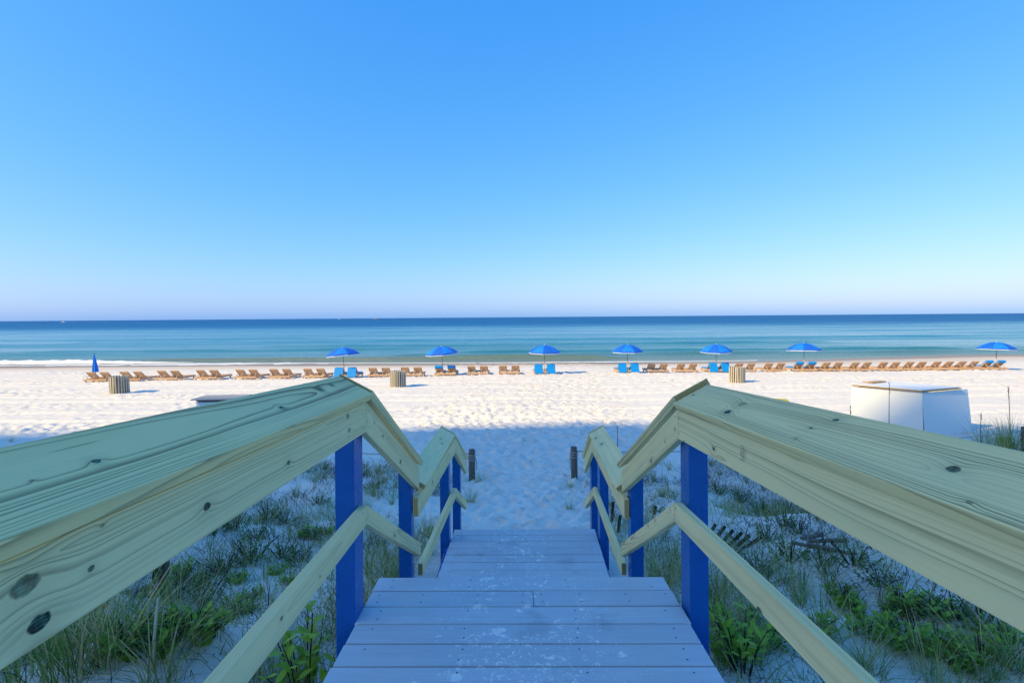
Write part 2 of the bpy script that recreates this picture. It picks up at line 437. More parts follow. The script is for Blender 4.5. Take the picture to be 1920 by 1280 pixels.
    # the breaking wave at the left end of the beach
    strip(-70, -36, 0.12, lambda q: 57.7 + 0.8 * (N(q * 0.12, 2) - 0.5) - 0.02 * (q + 50), lambda q: 1.7 * min(1, max(0, (-36 - q) / 12)) * (0.8 + 0.3 * N(q * 0.7, 3)) + 0.05,
          lambda q, s: 0.06 + (0.32 * min(1, max(0, (-36 - q) / 12)) * (0.75 + 0.3 * N(q * 1.1 + s * 3, 4) + 0.25 * N(q * 4.0, 5)) + 0.05) * math.sin(math.pi * min(1, s * 0.9 + 0.05)), 12)
    # lace of foam along the water's edge
    strip(-75, 26, 0.15, lambda q: shore(q) + 0.45 + 0.7 * (N(q * 0.16, 6) - 0.3), lambda q: (1.5 if q < -24 else 0.9) * max(0.0, N(q * 0.09, 7) - (0.05 if q < -20 else 0.42)) * 1.6 * (0.5 + N(q * 1.1, 8)),
          lambda q, s: 0.05 + 0.05 * math.sin(math.pi * s), 5)
    strip(-75, -42, 0.15, lambda q: shore(q) + 1.9 + 0.5 * (N(q * 0.2, 16) - 0.3), lambda q: 1.0 * N(q * 0.3, 17) * N(q * 1.2, 18) * 2,
          lambda q, s: 0.07 + 0.06 * math.sin(math.pi * s), 5)
    me = mesh_np('surf_foam', np.array(V), [np.array(Fc)])
    tag(link('surf_foam', me, ft.m), 'white surf foam along the water edge', 'foam', None, 'stuff')
build_sea()

# ------------------------------------------------------------------ condo block behind the photographer (its shade covers the dune)
def build_condo():
    y0 = -45.0; roof = CZ - 3.52 + (16.0 - y0) / 0.75
    stucco = simple('pale stucco', (0.55, 0.52, 0.47), 0.9, 0.08, 0.6); slabm = simple('painted concrete', (0.62, 0.61, 0.58), 0.8, 0.06)
    glassm = NT('dark window glass'); glassm.col((0.03, 0.04, 0.05)); glassm.rough(0.08)
    root = empty('condo_tower', (-100, y0 - 9, 2.9))
    tag(root, 'tall pale condominium block behind the dune that shades the boardwalk', 'building')
    W0, W1 = -40.0, 36.0
    MB().box(W0, W1, -9, 7.2, -0.6, roof - 3.4).build('wall', stucco, root)
    fl = (roof - 2.9) / 26.0
    slab = MB().box(W0, W1, 7.2, 9.0, -0.12, 0.12).mesh('balcony_slab'); slab.materials.append(slabm)
    rail = MB().box(W0, W1, 8.90, 8.96, 0.12, 1.1).mesh('balcony_parapet'); rail.materials.append(slabm)
    win = MB().box(-2.2, 2.2, 7.2, 7.24, 0.0, 2.2).mesh('window'); win.materials.append(glassm.m)
    for k in range(26):
        link('balcony_slab', slab, None, root, Matrix.Translation((0, 0, k * fl)))
        if k < 25: link('balcony_parapet', rail, None, root, Matrix.Translation((0, 0, k * fl)))
        if k < 25:
            for i in range(7): link('window', win, None, root, Matrix.Translation((W0 + 6 + i * 10.6, 0, k * fl + 0.15)))
    top = roof - 2.9
    MB().box(W0, W1, -9, 9.0, top - 0.45, top).build('roof', slabm, root)
    # roof plant room: its shade is the blunt bump in the shadow line on the sand
    MB().hexa([(-11.0, 6.5, top), (-1.6, 6.5, top), (-1.6, 9.0, top), (-11.0, 9.0, top),
               (-5.0, 6.5, top + 1.5), (-2.8, 6.5, top + 1.5), (-2.8, 9.0, top + 1.5), (-5.0, 9.0, top + 1.5)]).build('roof_plant_room', slabm, root)
build_condo()

# ------------------------------------------------------------------ boardwalk
walk = empty('wooden_boardwalk', (0, 2.0, gz(0, 2.0)))
tag(walk, 'stepped boardwalk with grey planks, blue posts and pale timber handrails leading to the beach', 'boardwalk')
bpy.context.view_layer.update()
WINV = walk.matrix_world.inverted()

def pix_dir(px, py):
    dx, dy = px - PX, py - PY
    return Vector(((dx * math.cos(ROLL) - dy * math.sin(ROLL)) / F, 1.0, -(dx * math.sin(ROLL) + dy * math.cos(ROLL)) / F))

def frame_of(A, B):
    ca = sum((Vector(p) for p in A), Vector()) / 4; cb = sum((Vector(p) for p in B), Vector()) / 4
    ex = (cb - ca).normalized(); wy = Vector(A[1]) - Vector(A[0])
    ey = (wy - ex * wy.dot(ex)).normalized(); ez = ex.cross(ey)
    M = Matrix((ex, ey, ez)).transposed().to_4x4(); M.translation = ca
    return M

EG = end_grain('pine end grain')
def beam(name, A, B, seed, knots=(), bev=0.004, mat=None, parent=walk, face=None, **kw):
    """mitred board between two four point sections; A[0]->A[1] runs across the wide face.
       knots: (px, py, radius in photo px, darkness) as read off the photograph"""
    M = frame_of(A, B); Mi = M.inverted()
    loc = [Mi @ Vector(p) for p in list(A) + list(B)]
    mb = MB(); mb.hexa(loc, bev, 2); me = mb.mesh(name)
    if mat is None:
        f = (Vector(A[0]) + Vector(A[1])) / 2                       # point on the face between the first two corners
        n = M.to_3x3() @ Vector((0, 0, 1)); eye = Vector((0, 0, CZ)); kn = []
        for (px, py, pr, kd) in knots:
            d = pix_dir(px, py); tt = (f - eye).dot(n) / d.dot(n)
            q = Mi @ (eye + d * tt); kn.append((q.x, q.y, 0.8 * pr * tt / F, kd))
        mat = pine(name + '_pine_%d' % seed, seed, kn, **kw)
    me.materials.append(mat); me.materials.append(EG)
    for p in me.polygons:
        if abs(p.normal.x) > 0.6 and p.area > 1e-3: p.material_index = 1
    return link(name, me, None, parent, WINV @ M if parent is walk else M)

def C(x, y, z): return Vector((x, y, z + CZ))

def cap_sec(xi, zi, xo, zo, y, th=0.038, lift=0.0):
    """tilted cap board section: inner top, outer top, outer bottom, inner bottom"""
    d = Vector((xo - xi, 0, zo - zi)).normalized(); s = 1 if xo > xi else -1
    nrm = Vector((-d.z * 1, 0, d.x)) * s
    a, b = C(xi, y, zi + lift), C(xo, y, zo + lift)
    return [a, b, b - nrm * th, a - nrm * th]

def brd_sec(xf, zt, y, h=0.14, th=0.038, s=-1):
    """vertical board section: inner face top, inner face bottom, outer bottom, outer top. s=-1 left rail"""
    return [C(xf, y, zt), C(xf, y, zt - h), C(xf + s * th, y, zt - h), C(xf + s * th, y, zt)]

UY0, UY1 = -0.9, 2.46
G = 0.003
# left rail ------------------------------------------------------------------
capL = lambda y: cap_sec(-0.633 - 0.02 * y, -0.2467 - 0.0465 * y, -0.794 - 0.02 * y, -0.160 - 0.0465 * y, y)
beam('handrail_cap', capL(UY0), capL(UY1 - G), 1, [(180, 864, 10, 1), (527, 763, 6, 1), (400, 742, 4, .5), (600, 730, 7, .4), (60, 900, 5, .4), (622, 722, 4, .6)], freq=115, ov=-0.03, ow=0.03, contrast=1.3, light=(0.92, 0.74, 0.35), dark=(0.24, 0.19, 0.09))
brdL = lambda y: brd_sec(-0.668 - 0.02 * y, -0.2876 - 0.0465 * y, y, 0.142)
beam('rail_board', brdL(UY0), brdL(UY1 - G), 2, [(48, 1097, 32, .75), (74, 1166, 26, 1), (388, 949, 12, .95), (171, 1065, 9, .9), (541, 867, 7, .9), (652, 780, 7, .8), (655, 806, 7, .7), (192, 985, 6, .5)], freq=75, ov=0.05, ow=0.02)
midL = lambda y: brd_sec(-0.668 - 0.02 * y, -0.783 - 0.0465 * y, y, 0.092)
beam('mid_rail', midL(UY0), midL(UY1 - G), 3, [(528, 1158, 6, .8), (600, 1080, 4, .5)], freq=120, contrast=0.55)
# left stair rail
sA = cap_sec(-0.682, -0.361, -0.843, -0.274, UY1 + G, lift=0.012); sB = cap_sec(-0.665, -1.041, -0.826, -0.954, 3.71)
beam('handrail_cap', sA, sB, 4, [(760, 832, 5, .5)], freq=80)
beam('rail_board', brd_sec(-0.717, -0.402, UY1 + G, 0.148), brd_sec(-0.700, -1.082, 3.71, 0.158), 5, [(718, 817, 4, .9), (751, 865, 5, 1), (702, 792, 3, .6)], freq=60, contrast=.6)
beam('mid_rail', brd_sec(-0.717, -0.897, UY1 + G, 0.092), brd_sec(-0.70, -1.645, 3.75, 0.098), 6, [(740, 1003, 5, .8)], freq=80)
# left landing rail
lA = cap_sec(-0.655, -1.222, -0.812, -1.135, 3.74); lB = cap_sec(-0.646, -1.255, -0.80, -1.166, 5.49 - G)
beam('handrail_cap', lA, lB, 7, [(826, 822, 3, .9), (829, 831, 3, .9)], freq=60, contrast=.5)
beam('rail_board', brd_sec(-0.69, -1.266, 3.62), brd_sec(-0.640, -1.298, 5.49 - G), 8, [(811, 903, 4, .8)], freq=70, contrast=.5)
beam('mid_rail', brd_sec(-0.685, -1.79, 3.74, 0.09), brd_sec(-0.625, -1.782, 5.36, 0.09), 9, [], freq=80, contrast=.5)
# left lower stair rail
beam('handrail_cap', cap_sec(-0.646, -1.255, -0.80, -1.166, 5.49 + G, lift=0.01), cap_sec(-0.60, -1.75, -0.76, -1.665, 6.42), 10, [], freq=60)
beam('rail_board', brd_sec(-0.640, -1.298, 5.49 + G, 0.15), brd_sec(-0.615, -1.80, 6.42, 0.16), 11, [], freq=60, contrast=.5)
beam('mid_rail', brd_sec(-0.625, -1.782, 5.36 + G, 0.09), brd_sec(-0.61, -2.28, 6.36, 0.10), 12, [], freq=60, contrast=.5)
# right rail -----------------------------------------------------------------
capR = lambda y: cap_sec(0.805 - 0.02 * y, -0.3036 - 0.0465 * y, 0.9717 - 0.02 * y, -0.2136 - 0.0465 * y, y)
beam('handrail_cap', capR(UY0), capR(UY1 - G), 21, [(1364, 772, 10, 1), (1392, 757, 12, .45), (1567, 787, 8, .9), (1521, 802, 5, .8), (1788, 879, 16, .9), (1818, 941, 8, .6), (1492, 822, 5, .5), (1300, 740, 4, .8)], freq=115, ov=0.02, ow=0.03, contrast=1.3, light=(0.92, 0.74, 0.35), dark=(0.24, 0.19, 0.09))
brdR = lambda y: brd_sec(0.829 - 0.02 * y, -0.3326 - 0.0465 * y, y, 0.142, s=1)
beam('rail_board', brdR(UY0), brdR(UY1 - G), 22, [(1338, 841, 6, .9), (1491, 851, 9, .55), (1268, 818, 3, .7)], freq=70, ov=-0.05, ow=0.02)
midR = lambda y: brd_sec(0.809 - 0.02 * y, -0.781 - 0.0465 * y, y, 0.092, s=1)
beam('mid_rail', midR(UY0), midR(UY1 - G), 23, [(1424, 1146, 12, .9)], freq=70)
sA = cap_sec(0.756, -0.418, 0.9225, -0.328, UY1 + G, lift=0.03); sB = cap_sec(0.727, -1.070, 0.89, -0.980, 3.71)
beam('handrail_cap', sA, sB, 24, [(1205, 842, 4, .5), (1232, 800, 4, .6)], freq=70, contrast=1)
beam('rail_board', brd_sec(0.780, -0.447, UY1 + G, 0.148, s=1), brd_sec(0.765, -1.117, 3.71, 0.158, s=1), 25, [(1221, 864, 7, .7), (1265, 803, 3, .8)], freq=60, contrast=.45)
beam('mid_rail', brd_sec(0.76, -0.8956, UY1 + G, 0.092, s=1), brd_sec(0.765, -1.66, 3.75, 0.098, s=1), 26, [(1228, 975, 4, .6), (1215, 985, 3, .7)], freq=70)
beam('handrail_cap', cap_sec(0.725, -1.25, 0.885, -1.16, 3.74), cap_sec(0.783, -1.258, 0.938, -1.17, 5.49 - G), 27, [(1117, 821, 5, .9), (1128, 832, 5, .9), (1118, 855, 4, .7)], freq=60, contrast=.5)
beam('rail_board', brd_sec(0.762, -1.292, 3.62, s=1), brd_sec(0.815, -1.30, 5.49 - G, s=1), 28, [(1119, 858, 3, .8), (1150, 910, 3, .8)], freq=70, contrast=.5)
beam('mid_rail', brd_sec(0.765, -1.80, 3.74, 0.09, s=1), brd_sec(0.81, -1.782, 5.36, 0.09, s=1), 29, [], freq=80, contrast=.5)
beam('handrail_cap', cap_sec(0.783, -1.258, 0.938, -1.17, 5.49 + G, lift=0.01), cap_sec(0.825, -1.75, 0.985, -1.665, 6.42), 30, [], freq=60)
beam('rail_board', brd_sec(0.815, -1.30, 5.49 + G, 0.15, s=1), brd_sec(0.85, -1.80, 6.42, 0.16, s=1), 31, [], freq=60, contrast=.5)
beam('mid_rail', brd_sec(0.81, -1.782, 5.36 + G, 0.09, s=1), brd_sec(0.85, -2.28, 6.36, 0.10, s=1), 32, [], freq=60, contrast=.5)

# blue painted posts
def paint_mat():
    t = NT('glossy blue paint'); p = t.coord(); x, y, z = t.xyz(p)
    n = t.noise(p, 9, 4, 0.6); s = t.noise(t.vec(t.math('MULTIPLY', x, 60), t.math('MULTIPLY', y, 60), t.math('MULTIPLY', z, 2.5)), 1, 3)
    c = t.mix(n, (0.002, 0.085, 0.34), (0.003, 0.115, 0.44))
    chip = t.math('MULTIPLY', t.rng(t.noise(p, 22, 5, 0.75), 0.655, 0.685), 0.85)
    c = t.mix(chip, c, (0.03, 0.03, 0.05))
    t.col(c); t.rough(t.rng(n, 0.3, 0.7, 0.2, 0.36)); t.spec(0.3); t.bump(s, 0.35, 0.0015); return t.m
BLUE = paint_mat()
def post(xi, y0, y1, s, ztop_i, ztop_o, w_=0.09):
    xo = xi + s * w_; zb0 = gz(xi, y0) - 0.5
    c = [C(xi, y0, 0), C(xo, y0, 0), C(xo, y1, 0), C(xi, y1, 0)]
    lo = [Vector((p.x, p.y, zb0)) for p in c]
    hi = [Vector((c[0].x, y0, CZ + ztop_i)), Vector((c[1].x, y0, CZ + ztop_o)), Vector((c[2].x, y1, CZ + ztop_o)), Vector((c[3].x, y1, CZ + ztop_i))]
    o = Vector((xi, y0, zb0))
    mb = MB(); mb.hexa([p - o for p in lo + hi], 0.006, 2)
    return link('post', mb.mesh('post'), BLUE, walk, WINV @ Matrix.Translation(o))
post(-0.756, 2.39, 2.53, -1, -0.385, -0.345); post(0.819, 2.42, 2.55, 1, -0.445, -0.405)
post(-0.706, 0.25, 0.39, -1, -0.30, -0.26); post(0.868, 0.25, 0.39, 1, -0.345, -0.305)
post(-0.738, 3.60, 3.70, -1, -1.095, -1.06); post(0.806, 3.60, 3.70, 1, -1.125, -1.09)
post(-0.679, 5.17, 5.31, -1, -1.31, -1.26); post(0.845, 5.17, 5.31, 1, -1.32, -1.27)
post(-0.655, 6.0, 6.12, -1, -1.64, -1.60); post(0.885, 6.0, 6.12, 1, -1.64, -1.60)

# deck planks
def deck_mat():
    t = NT('weathered grey composite plank'); p = t.geo(); x, y, z = t.xyz(p)
    info = t.n('ShaderNodeObjectInfo').outputs['Random']
    g = t.noise(t.vec(t.math('MULTIPLY', x, 3.0), t.math('MULTIPLY', y, 60.0), info), 1.0, 4, 0.6)
    b = t.noise(p, 5.0, 4, 0.6)
    c = t.mix(b, (0.58, 0.63, 0.69), (0.76, 0.80, 0.85))
    c = t.mix(t.math('MULTIPLY', g, 0.55), c, (0.27, 0.285, 0.32))
    c = t.mix(t.math('MULTIPLY', info, 0.4), c, (0.40, 0.45, 0.52))
    # damp dark stains, scuffed pale patches and flecks of white paint down the trodden middle
    st = t.math('MULTIPLY', t.rng(t.noise(p, 3.2, 3, 0.6), 0.60, 0.70), 0.30)
    c = t.mix(st, c, (0.25, 0.26, 0.30))
    mid = t.rng(t.math('ABSOLUTE', t.math('SUBTRACT', x, 0.02)), 0.75, 0.12)
    gate = t.math('ADD', 0.705, t.math('MULTIPLY', mid, -0.13))
    fl = t.noise(p, 42.0, 5, 0.68, 0.8); zone = t.noise(p, 2.6, 2)
    fm = t.math('MULTIPLY', t.rng(fl, gate, t.math('ADD', gate, 0.02)), t.rng(zone, 0.40, 0.50))
    blot = t.noise(p, 11.0, 5, 0.62); bm_ = t.math('MULTIPLY', t.rng(blot, t.math('ADD', gate, 0.015), t.math('ADD', gate, 0.08)), 0.85)
    c = t.mix(t.math('MAXIMUM', fm, bm_), c, (0.88, 0.87, 0.83))
    spk = t.rng(t.noise(p, 120.0, 2), 0.70, 0.74)
    c = t.mix(t.math('MULTIPLY', spk, 0.5), c, (0.12, 0.12, 0.14))
    t.col(c); t.rough(0.78); t.spec(0.25); t.bump(t.math('ADD', g, t.math('MULTIPLY', fm, 0.4)), 0.3, 0.002); return t.m
DECK = deck_mat()
screws = MB(); scw = simple('dark screw head', (0.03, 0.03, 0.035), 0.5)
def deck_plank(xl, xr, yn, yf, zn, zf, yaw=-0.010, nm='deck_plank', screw=True):
    th = 0.030; cx = (xl + xr) / 2; j = random.uniform(-0.0015, 0.0015)
    def P(x, y, z): return C(x, y + yaw * (x - cx), z + j)
    o = P(cx, (yn + yf) / 2, (zn + zf) / 2)
    c = [P(xl, yn, zn - th), P(xr, yn, zn - th), P(xr, yf, zf - th), P(xl, yf, zf - th), P(xl, yn, zn), P(xr, yn, zn), P(xr, yf, zf), P(xl, yf, zf)]
    mb = MB(); mb.hexa([p - o for p in c], 0.004, 2)
    link(nm, mb.mesh(nm), DECK, walk, WINV @ Matrix.Translation(o))
    if screw:
        for fx in (0.06, 0.33, 0.66, 0.94):
            for fy in (0.25, 0.75):
                if random.random() < 0.85:
                    x = xl + (xr - xl) * (fx + random.uniform(-.006, .006)); y = yn + (yf - yn) * fy
                    q = P(x, y, zn + (zf - zn) * fy) + Vector((0, 0, 0.0008))
                    if xl < x < xr: screws.poly([q + Vector((0.0045 * math.cos(a), 0.0045 * math.sin(a), 0)) for a in [k * math.pi / 4 for k in range(8)]])
zdeck = lambda y: -(1.376 + 0.0177 * y)
y = 2.81; k = 0
while y > -1.0:
    yf, yn = y, y - 0.1385
    jr = random.uniform(-0.006, 0.006); jl = random.uniform(-0.006, 0.006)
    if k == 1:
        deck_plank(-0.752 + jl, 0.082, yn, yf, zdeck(yn), zdeck(yf)); deck_plank(0.0845, 0.803 + jr, yn, yf, zdeck(yn), zdeck(yf))
    else: deck_plank(-0.752 + jl, 0.803 + jr, yn, yf, zdeck(yn), zdeck(yf))
    y -= 0.148; k += 1
zl = -2.27; y = 5.49
while y > 3.98:
    yn = y - 0.1395; ex = lambda q: 0.033 * (q - 5.49)
    deck_plank(-0.663 + ex(y), 0.838 + ex(y), yn, y, zl, zl); y -= 0.149
for i in range(4):                                    # upper flight
    z = -1.426 - 0.169 * (i + 1); y0 = 2.80 + 0.285 * i
    deck_plank(-0.735, 0.80, y0, y0 + 0.140, z, z, 0, 'stair_tread', False); deck_plank(-0.735, 0.80, y0 + 0.147, y0 + 0.287, z, z, 0, 'stair_tread', False)
for i in range(4):                                    # lower flight down to the sand
    z = zl - 0.165 * (i + 1); y0 = 5.48 + 0.285 * i
    deck_plank(-0.66, 0.85, y0, y0 + 0.140, z, z, 0, 'stair_tread', False); deck_plank(-0.66, 0.85, y0 + 0.147, y0 + 0.287, z, z, 0, 'stair_tread', False)
tag(screws.build('screw_heads', scw, walk, WINV), None, None, None, 'stuff')
# joists, stringers and beams under the planks
def wbox(nm, x0, x1, y0, y1, z0, z1, mat=BLUE):
    o = C((x0 + x1) / 2, (y0 + y1) / 2, (z0 + z1) / 2); a = C(x0, y0, z0) - o; b = C(x1, y1, z1) - o
    mb = MB(); mb.box(a.x, b.x, a.y, b.y, a.z, b.z, 0.004); return link(nm, mb.mesh(nm), mat, walk, WINV @ Matrix.Translation(o))
wbox('rim_joist', -0.742, -0.704, -0.9, 2.37, -1.66, -1.475); wbox('rim_joist', 0.755, 0.793, -0.9, 2.40, -1.66, -1.475)
wbox('rim_joist', -0.72, 0.77, 2.742, 2.78, -1.64, -1.470)
wbox('cross_beam', -0.93, 1.00, 2.02, 2.16, -1.84, -1.665); 
wbox('rim_joist', -0.715, -0.677, 3.98, 5.16, -2.50, -2.308); wbox('rim_joist', 0.795, 0.833, 3.98, 5.16, -2.50, -2.308)
wbox('rim_joist', -0.66, 0.83, 5.43, 5.468, -2.46, -2.304)
for x in (-0.70, 0.77):
    for (ya, za, yb, zb) in ((2.80, -1.66, 3.95, -2.36), (5.48, -2.50, 6.62, -3.12)):
        mb = MB(); mb.bar(C(x, ya, za), C(x, yb, zb), 0.038, 0.20); mb.build('stair_stringer', BLUE, walk, WINV)

rs_ = MB()
for (px, py, X) in ((680, 776, -.7165), (681, 800, -.7165), (690, 770, -.7155), (692, 800, -.7155), (689, 790, -.7155), (1267, 781, .7795), (1266, 806, .7795), (1273, 784, .7785), (1274, 812, .7785), (1283, 826, .7785), (779, 893, -.70), (777, 905, -.70), (1170, 893, .765), (1171, 906, .765),
                  (680, 962, -.7165), (690, 968, -.716), (1257, 955, .7595), (1267, 952, .7590), (784, 1024, -.70), (1168, 1027, .765), (846, 822, -.642), (1107, 822, .812)):
    d = pix_dir(px, py); q = Vector((0, 0, CZ)) + d * (X / d.x); e = -0.0015 if X > 0 else 0.0015
    rs_.poly([q + Vector((e, .0042 * math.cos(k * math.pi / 4), .0042 * math.sin(k * math.pi / 4))) for k in range(8)])
tag(rs_.build('screw_heads', scw, walk, WINV), None, None, None, 'stuff')
# ink grade stamps on the rail boards
ink = simple('faded black ink', (0.10, 0.115, 0.10), 0.9)
def stamp(px, py, plane_x, h, w_, seed):
    rs = random.Random(seed); d = pix_dir(px, py); tt = plane_x / d.x; c = Vector((0, 0, CZ)) + d * tt
    mb = MB(); n = int(h / 0.0055); sx = -1 if plane_x > 0 else 1; e = 0.0009 * sx
    for i in range(n):
        z = h / 2 - i * h / n
        yy = -w_ / 2
        while yy < w_ / 2:
            L = rs.uniform(0.001, 0.006)
            if rs.random() < 0.62: mb.poly([(e, yy, z), (e, yy + L, z), (e, yy + L, z - 0.0034), (e, yy, z - 0.0034)])
            yy += L + 0.0012
    mb.build('ink_stamp', ink, walk, WINV @ Matrix.Translation(c) @ Matrix.Rotation(0.02, 4, 'Z'))
stamp(601, 823, -0.7135, 0.055, 0.020, 3); stamp(1392, 850, 0.7865, 0.055, 0.020, 4)
stamp(727, 822, -0.7125, 0.040, 0.012, 5); stamp(1247, 825, 0.7755, 0.040, 0.012, 6)

# ------------------------------------------------------------------ beach furniture
TEAK = NT('oiled hardwood')
_n = TEAK.noise(TEAK.coord(), 6, 4); _u = TEAK.n('ShaderNodeObjectInfo').outputs['Random']
TEAK.col(TEAK.mix(_u, TEAK.mix(_n, (0.46, 0.26, 0.13), (0.57, 0.35, 0.20)), TEAK.mix(_n, (0.52, 0.32, 0.18), (0.64, 0.43, 0.27)))); TEAK.rough(0.65); TEAK = TEAK.m
PADB = simple('bright blue vinyl', (0.004, 0.26, 0.74), 0.45, 0.06, 3)
UMB_SHADE = simple('shaded blue canvas', (0.006, 0.12, 0.60), 0.7, 0.10, 3)  # darker blue: shade on the canopy put into the cloth colour
UMB_LIT = simple('lit blue canvas', (0.006, 0.21, 0.76), 0.7, 0.10, 3)  # brighter blue: sunlight on the canopy put into the same cloth's colour
TRIM = simple('white webbing', (0.75, 0.76, 0.78), 0.7, 0.03)
POLEW = simple('pale ash pole', (0.60, 0.44, 0.28), 0.6, 0.1); POLED = simple('dark steel pole', (0.05, 0.05, 0.06), 0.4, 0.1)

BA = R(40)          # backrest angle
HY, HZ, BL = 0.64, 0.20, 0.64
def back_pt(s, off=0.0):
    """point s metres up the raised back, off metres to its rear"""
    return (HY - math.cos(BA) * s - math.sin(BA) * off * 1.0, HZ + math.sin(BA) * s - math.cos(BA) * off)
def make_lounger():
    root = empty('double_lounger')
    MB().box(-0.74, 0.74, 0.0, 0.045, 0.09, 0.20, 0.006).build('cross_rail', TEAK, root)
    MB().box(-0.74, 0.74, 1.86, 1.905, 0.09, 0.20, 0.006).build('cross_rail', TEAK, root)
    for x in (-0.72, -0.15, 0.15, 0.72):
        MB().box(x - 0.02, x + 0.02, 0.047, 1.858, 0.10, 0.19, 0.004).build('side_rail', TEAK, root)
    for x in (-0.66, 0.66, -0.2, 0.2):
        for y_ in (0.10, 1.78): MB().box(x - 0.035, x + 0.035, y_ - 0.035, y_ + 0.035, -0.06, 0.10, 0.004).build('leg', TEAK, root)
    for cx in (-0.435, 0.435):
        m = MB()
        yy = HY + 0.03
        while yy < 1.84:
            m.box(cx - 0.26, cx + 0.26, yy, yy + 0.075, 0.192, 0.212); yy += 0.092
        m.build('seat_slats', TEAK, root)
        b = MB(); a0, a1 = back_pt(0), back_pt(BL)
        for sx in (-0.25, 0.25): b.bar((cx + sx, *a0), (cx + sx, *a1), 0.04, 0.04)
        for sq in (0.02, BL - 0.02): b.bar((cx - .25, *back_pt(sq)), (cx + .25, *back_pt(sq)), 0.04, 0.036)
        bo = b.build('backrest', TEAK, root)
        sl_ = MB()
        for i in range(6):
            s0 = 0.05 + i * 0.105
            a0, a1 = back_pt(s0, -0.028), back_pt(s0 + 0.078, -0.028); sl_.bar((cx, *a0), (cx, *a1), 0.54, 0.016)
        sl_.build('back_slats', TEAK, bo)
        q = back_pt(0.40, 0.03)
        for sx in (-0.17, 0.17): MB().bar((cx + sx, *q), (cx + sx * 1.1, 0.06, 0.14), 0.03, 0.03).build('back_prop', TEAK, root)
    return root
def make_cushion(full):
    """pad along one lounger half with a sleeve folded over the raised back"""
    root = empty('lounge_cushion')
    m = MB(); m.box(-0.25, 0.25, HY + 0.02, 1.84, 0.214, 0.275, 0.015, 2); m.build('seat_pad', PADB, root)
    m = MB(); a0, a1 = back_pt(0.02, -0.07), back_pt(BL + 0.03, -0.07); m.bar((0, *a0), (0, *a1), 0.54, 0.06, bev=0.015); m.build('back_pad', PADB, root)
    m = MB(); L = BL + 0.035
    a1 = back_pt(L, 0.035); a0 = back_pt(0.02 if full else BL - 0.14, 0.035)
    if full:
        # the sleeve hangs nearly straight down behind the back
        q = [(-0.29, a1[0] + 0.05, a1[1] + 0.05), (0.29, a1[0] + 0.05, a1[1] + 0.05), (0.30, -0.075, 0.055), (-0.30, -0.075, 0.055)]
        t_ = [(x, y_ - 0.03, z) for x, y_, z in q]
        m.hexa(t_ + q, 0.008)
    else:
        m.bar((0, *a0), (0, *a1), 0.56, 0.02, bev=0.004)
        e0, e1 = back_pt(L, 0.045), back_pt(L, -0.10); m.bar((0, *e0), (0, *e1), 0.56, 0.02, bev=0.004)
    m.build('head_sleeve', PADB, root)
    return root
# photo columns of the two raised backs of each lounger, and the cushions on it
PAIRS = [(173, 196, ''), (236, 258, ''), (305, 328, ''), (377, 402, ''), (451, 474, ''), (514, 537, ''), (577, 601, ''), (637, 661, 'full'),
         (700, 722, ''), (760, 782, ''), (822, 847, 'half'), (883, 907, ''), (942, 966, ''), (1009, 1032, 'full'), (1166, 1187, 'full'), (1221, 1243, ''),
         (1276, 1298, ''), (1334, 1357, 'full'), (1385, 1407, ''), (1440, 1463, ''), (1497, 1520, 'half'), (1548, 1571, ''), (1602, 1625, ''),
         (1656, 1677, ''), (1704, 1727, ''), (1756, 1777, ''), (1803, 1824, ''), (1852, 1873, 'half')]
BASE = ([150, 400, 600, 780, 900, 1020, 1240, 1463, 1850, 1920], [717.5, 712.5, 709.5, 706.5, 704.0, 702.0, 699.2, 698.0, 694.6, 694.0])
LNG, CUF, CUH = make_lounger(), make_cushion(True), make_cushion(False)
where = {0: 'leftmost of the row, under the closed umbrella', 1: 'behind the leftmost slatted bin', 9: 'just right of the middle slatted bin', 8: 'just left of the middle slatted bin', 18: 'behind the rightmost slatted bin', 27: 'rightmost of the row'}
ORD = ['first', 'second', 'third', 'fourth', 'fifth', 'sixth', 'seventh']
first = {'l': True, 'f': True, 'h': True}
def take(proto, key):
    if first[key]: first[key] = False; return proto
    return copy_tree(proto)
umb_no = {7: 'leftmost open umbrella', 10: 'second open umbrella from the left', 13: 'third open umbrella from the left', 14: 'fourth open umbrella from the left', 17: 'fifth open umbrella from the left', 20: 'sixth open umbrella from the left', 27: 'rightmost umbrella'}
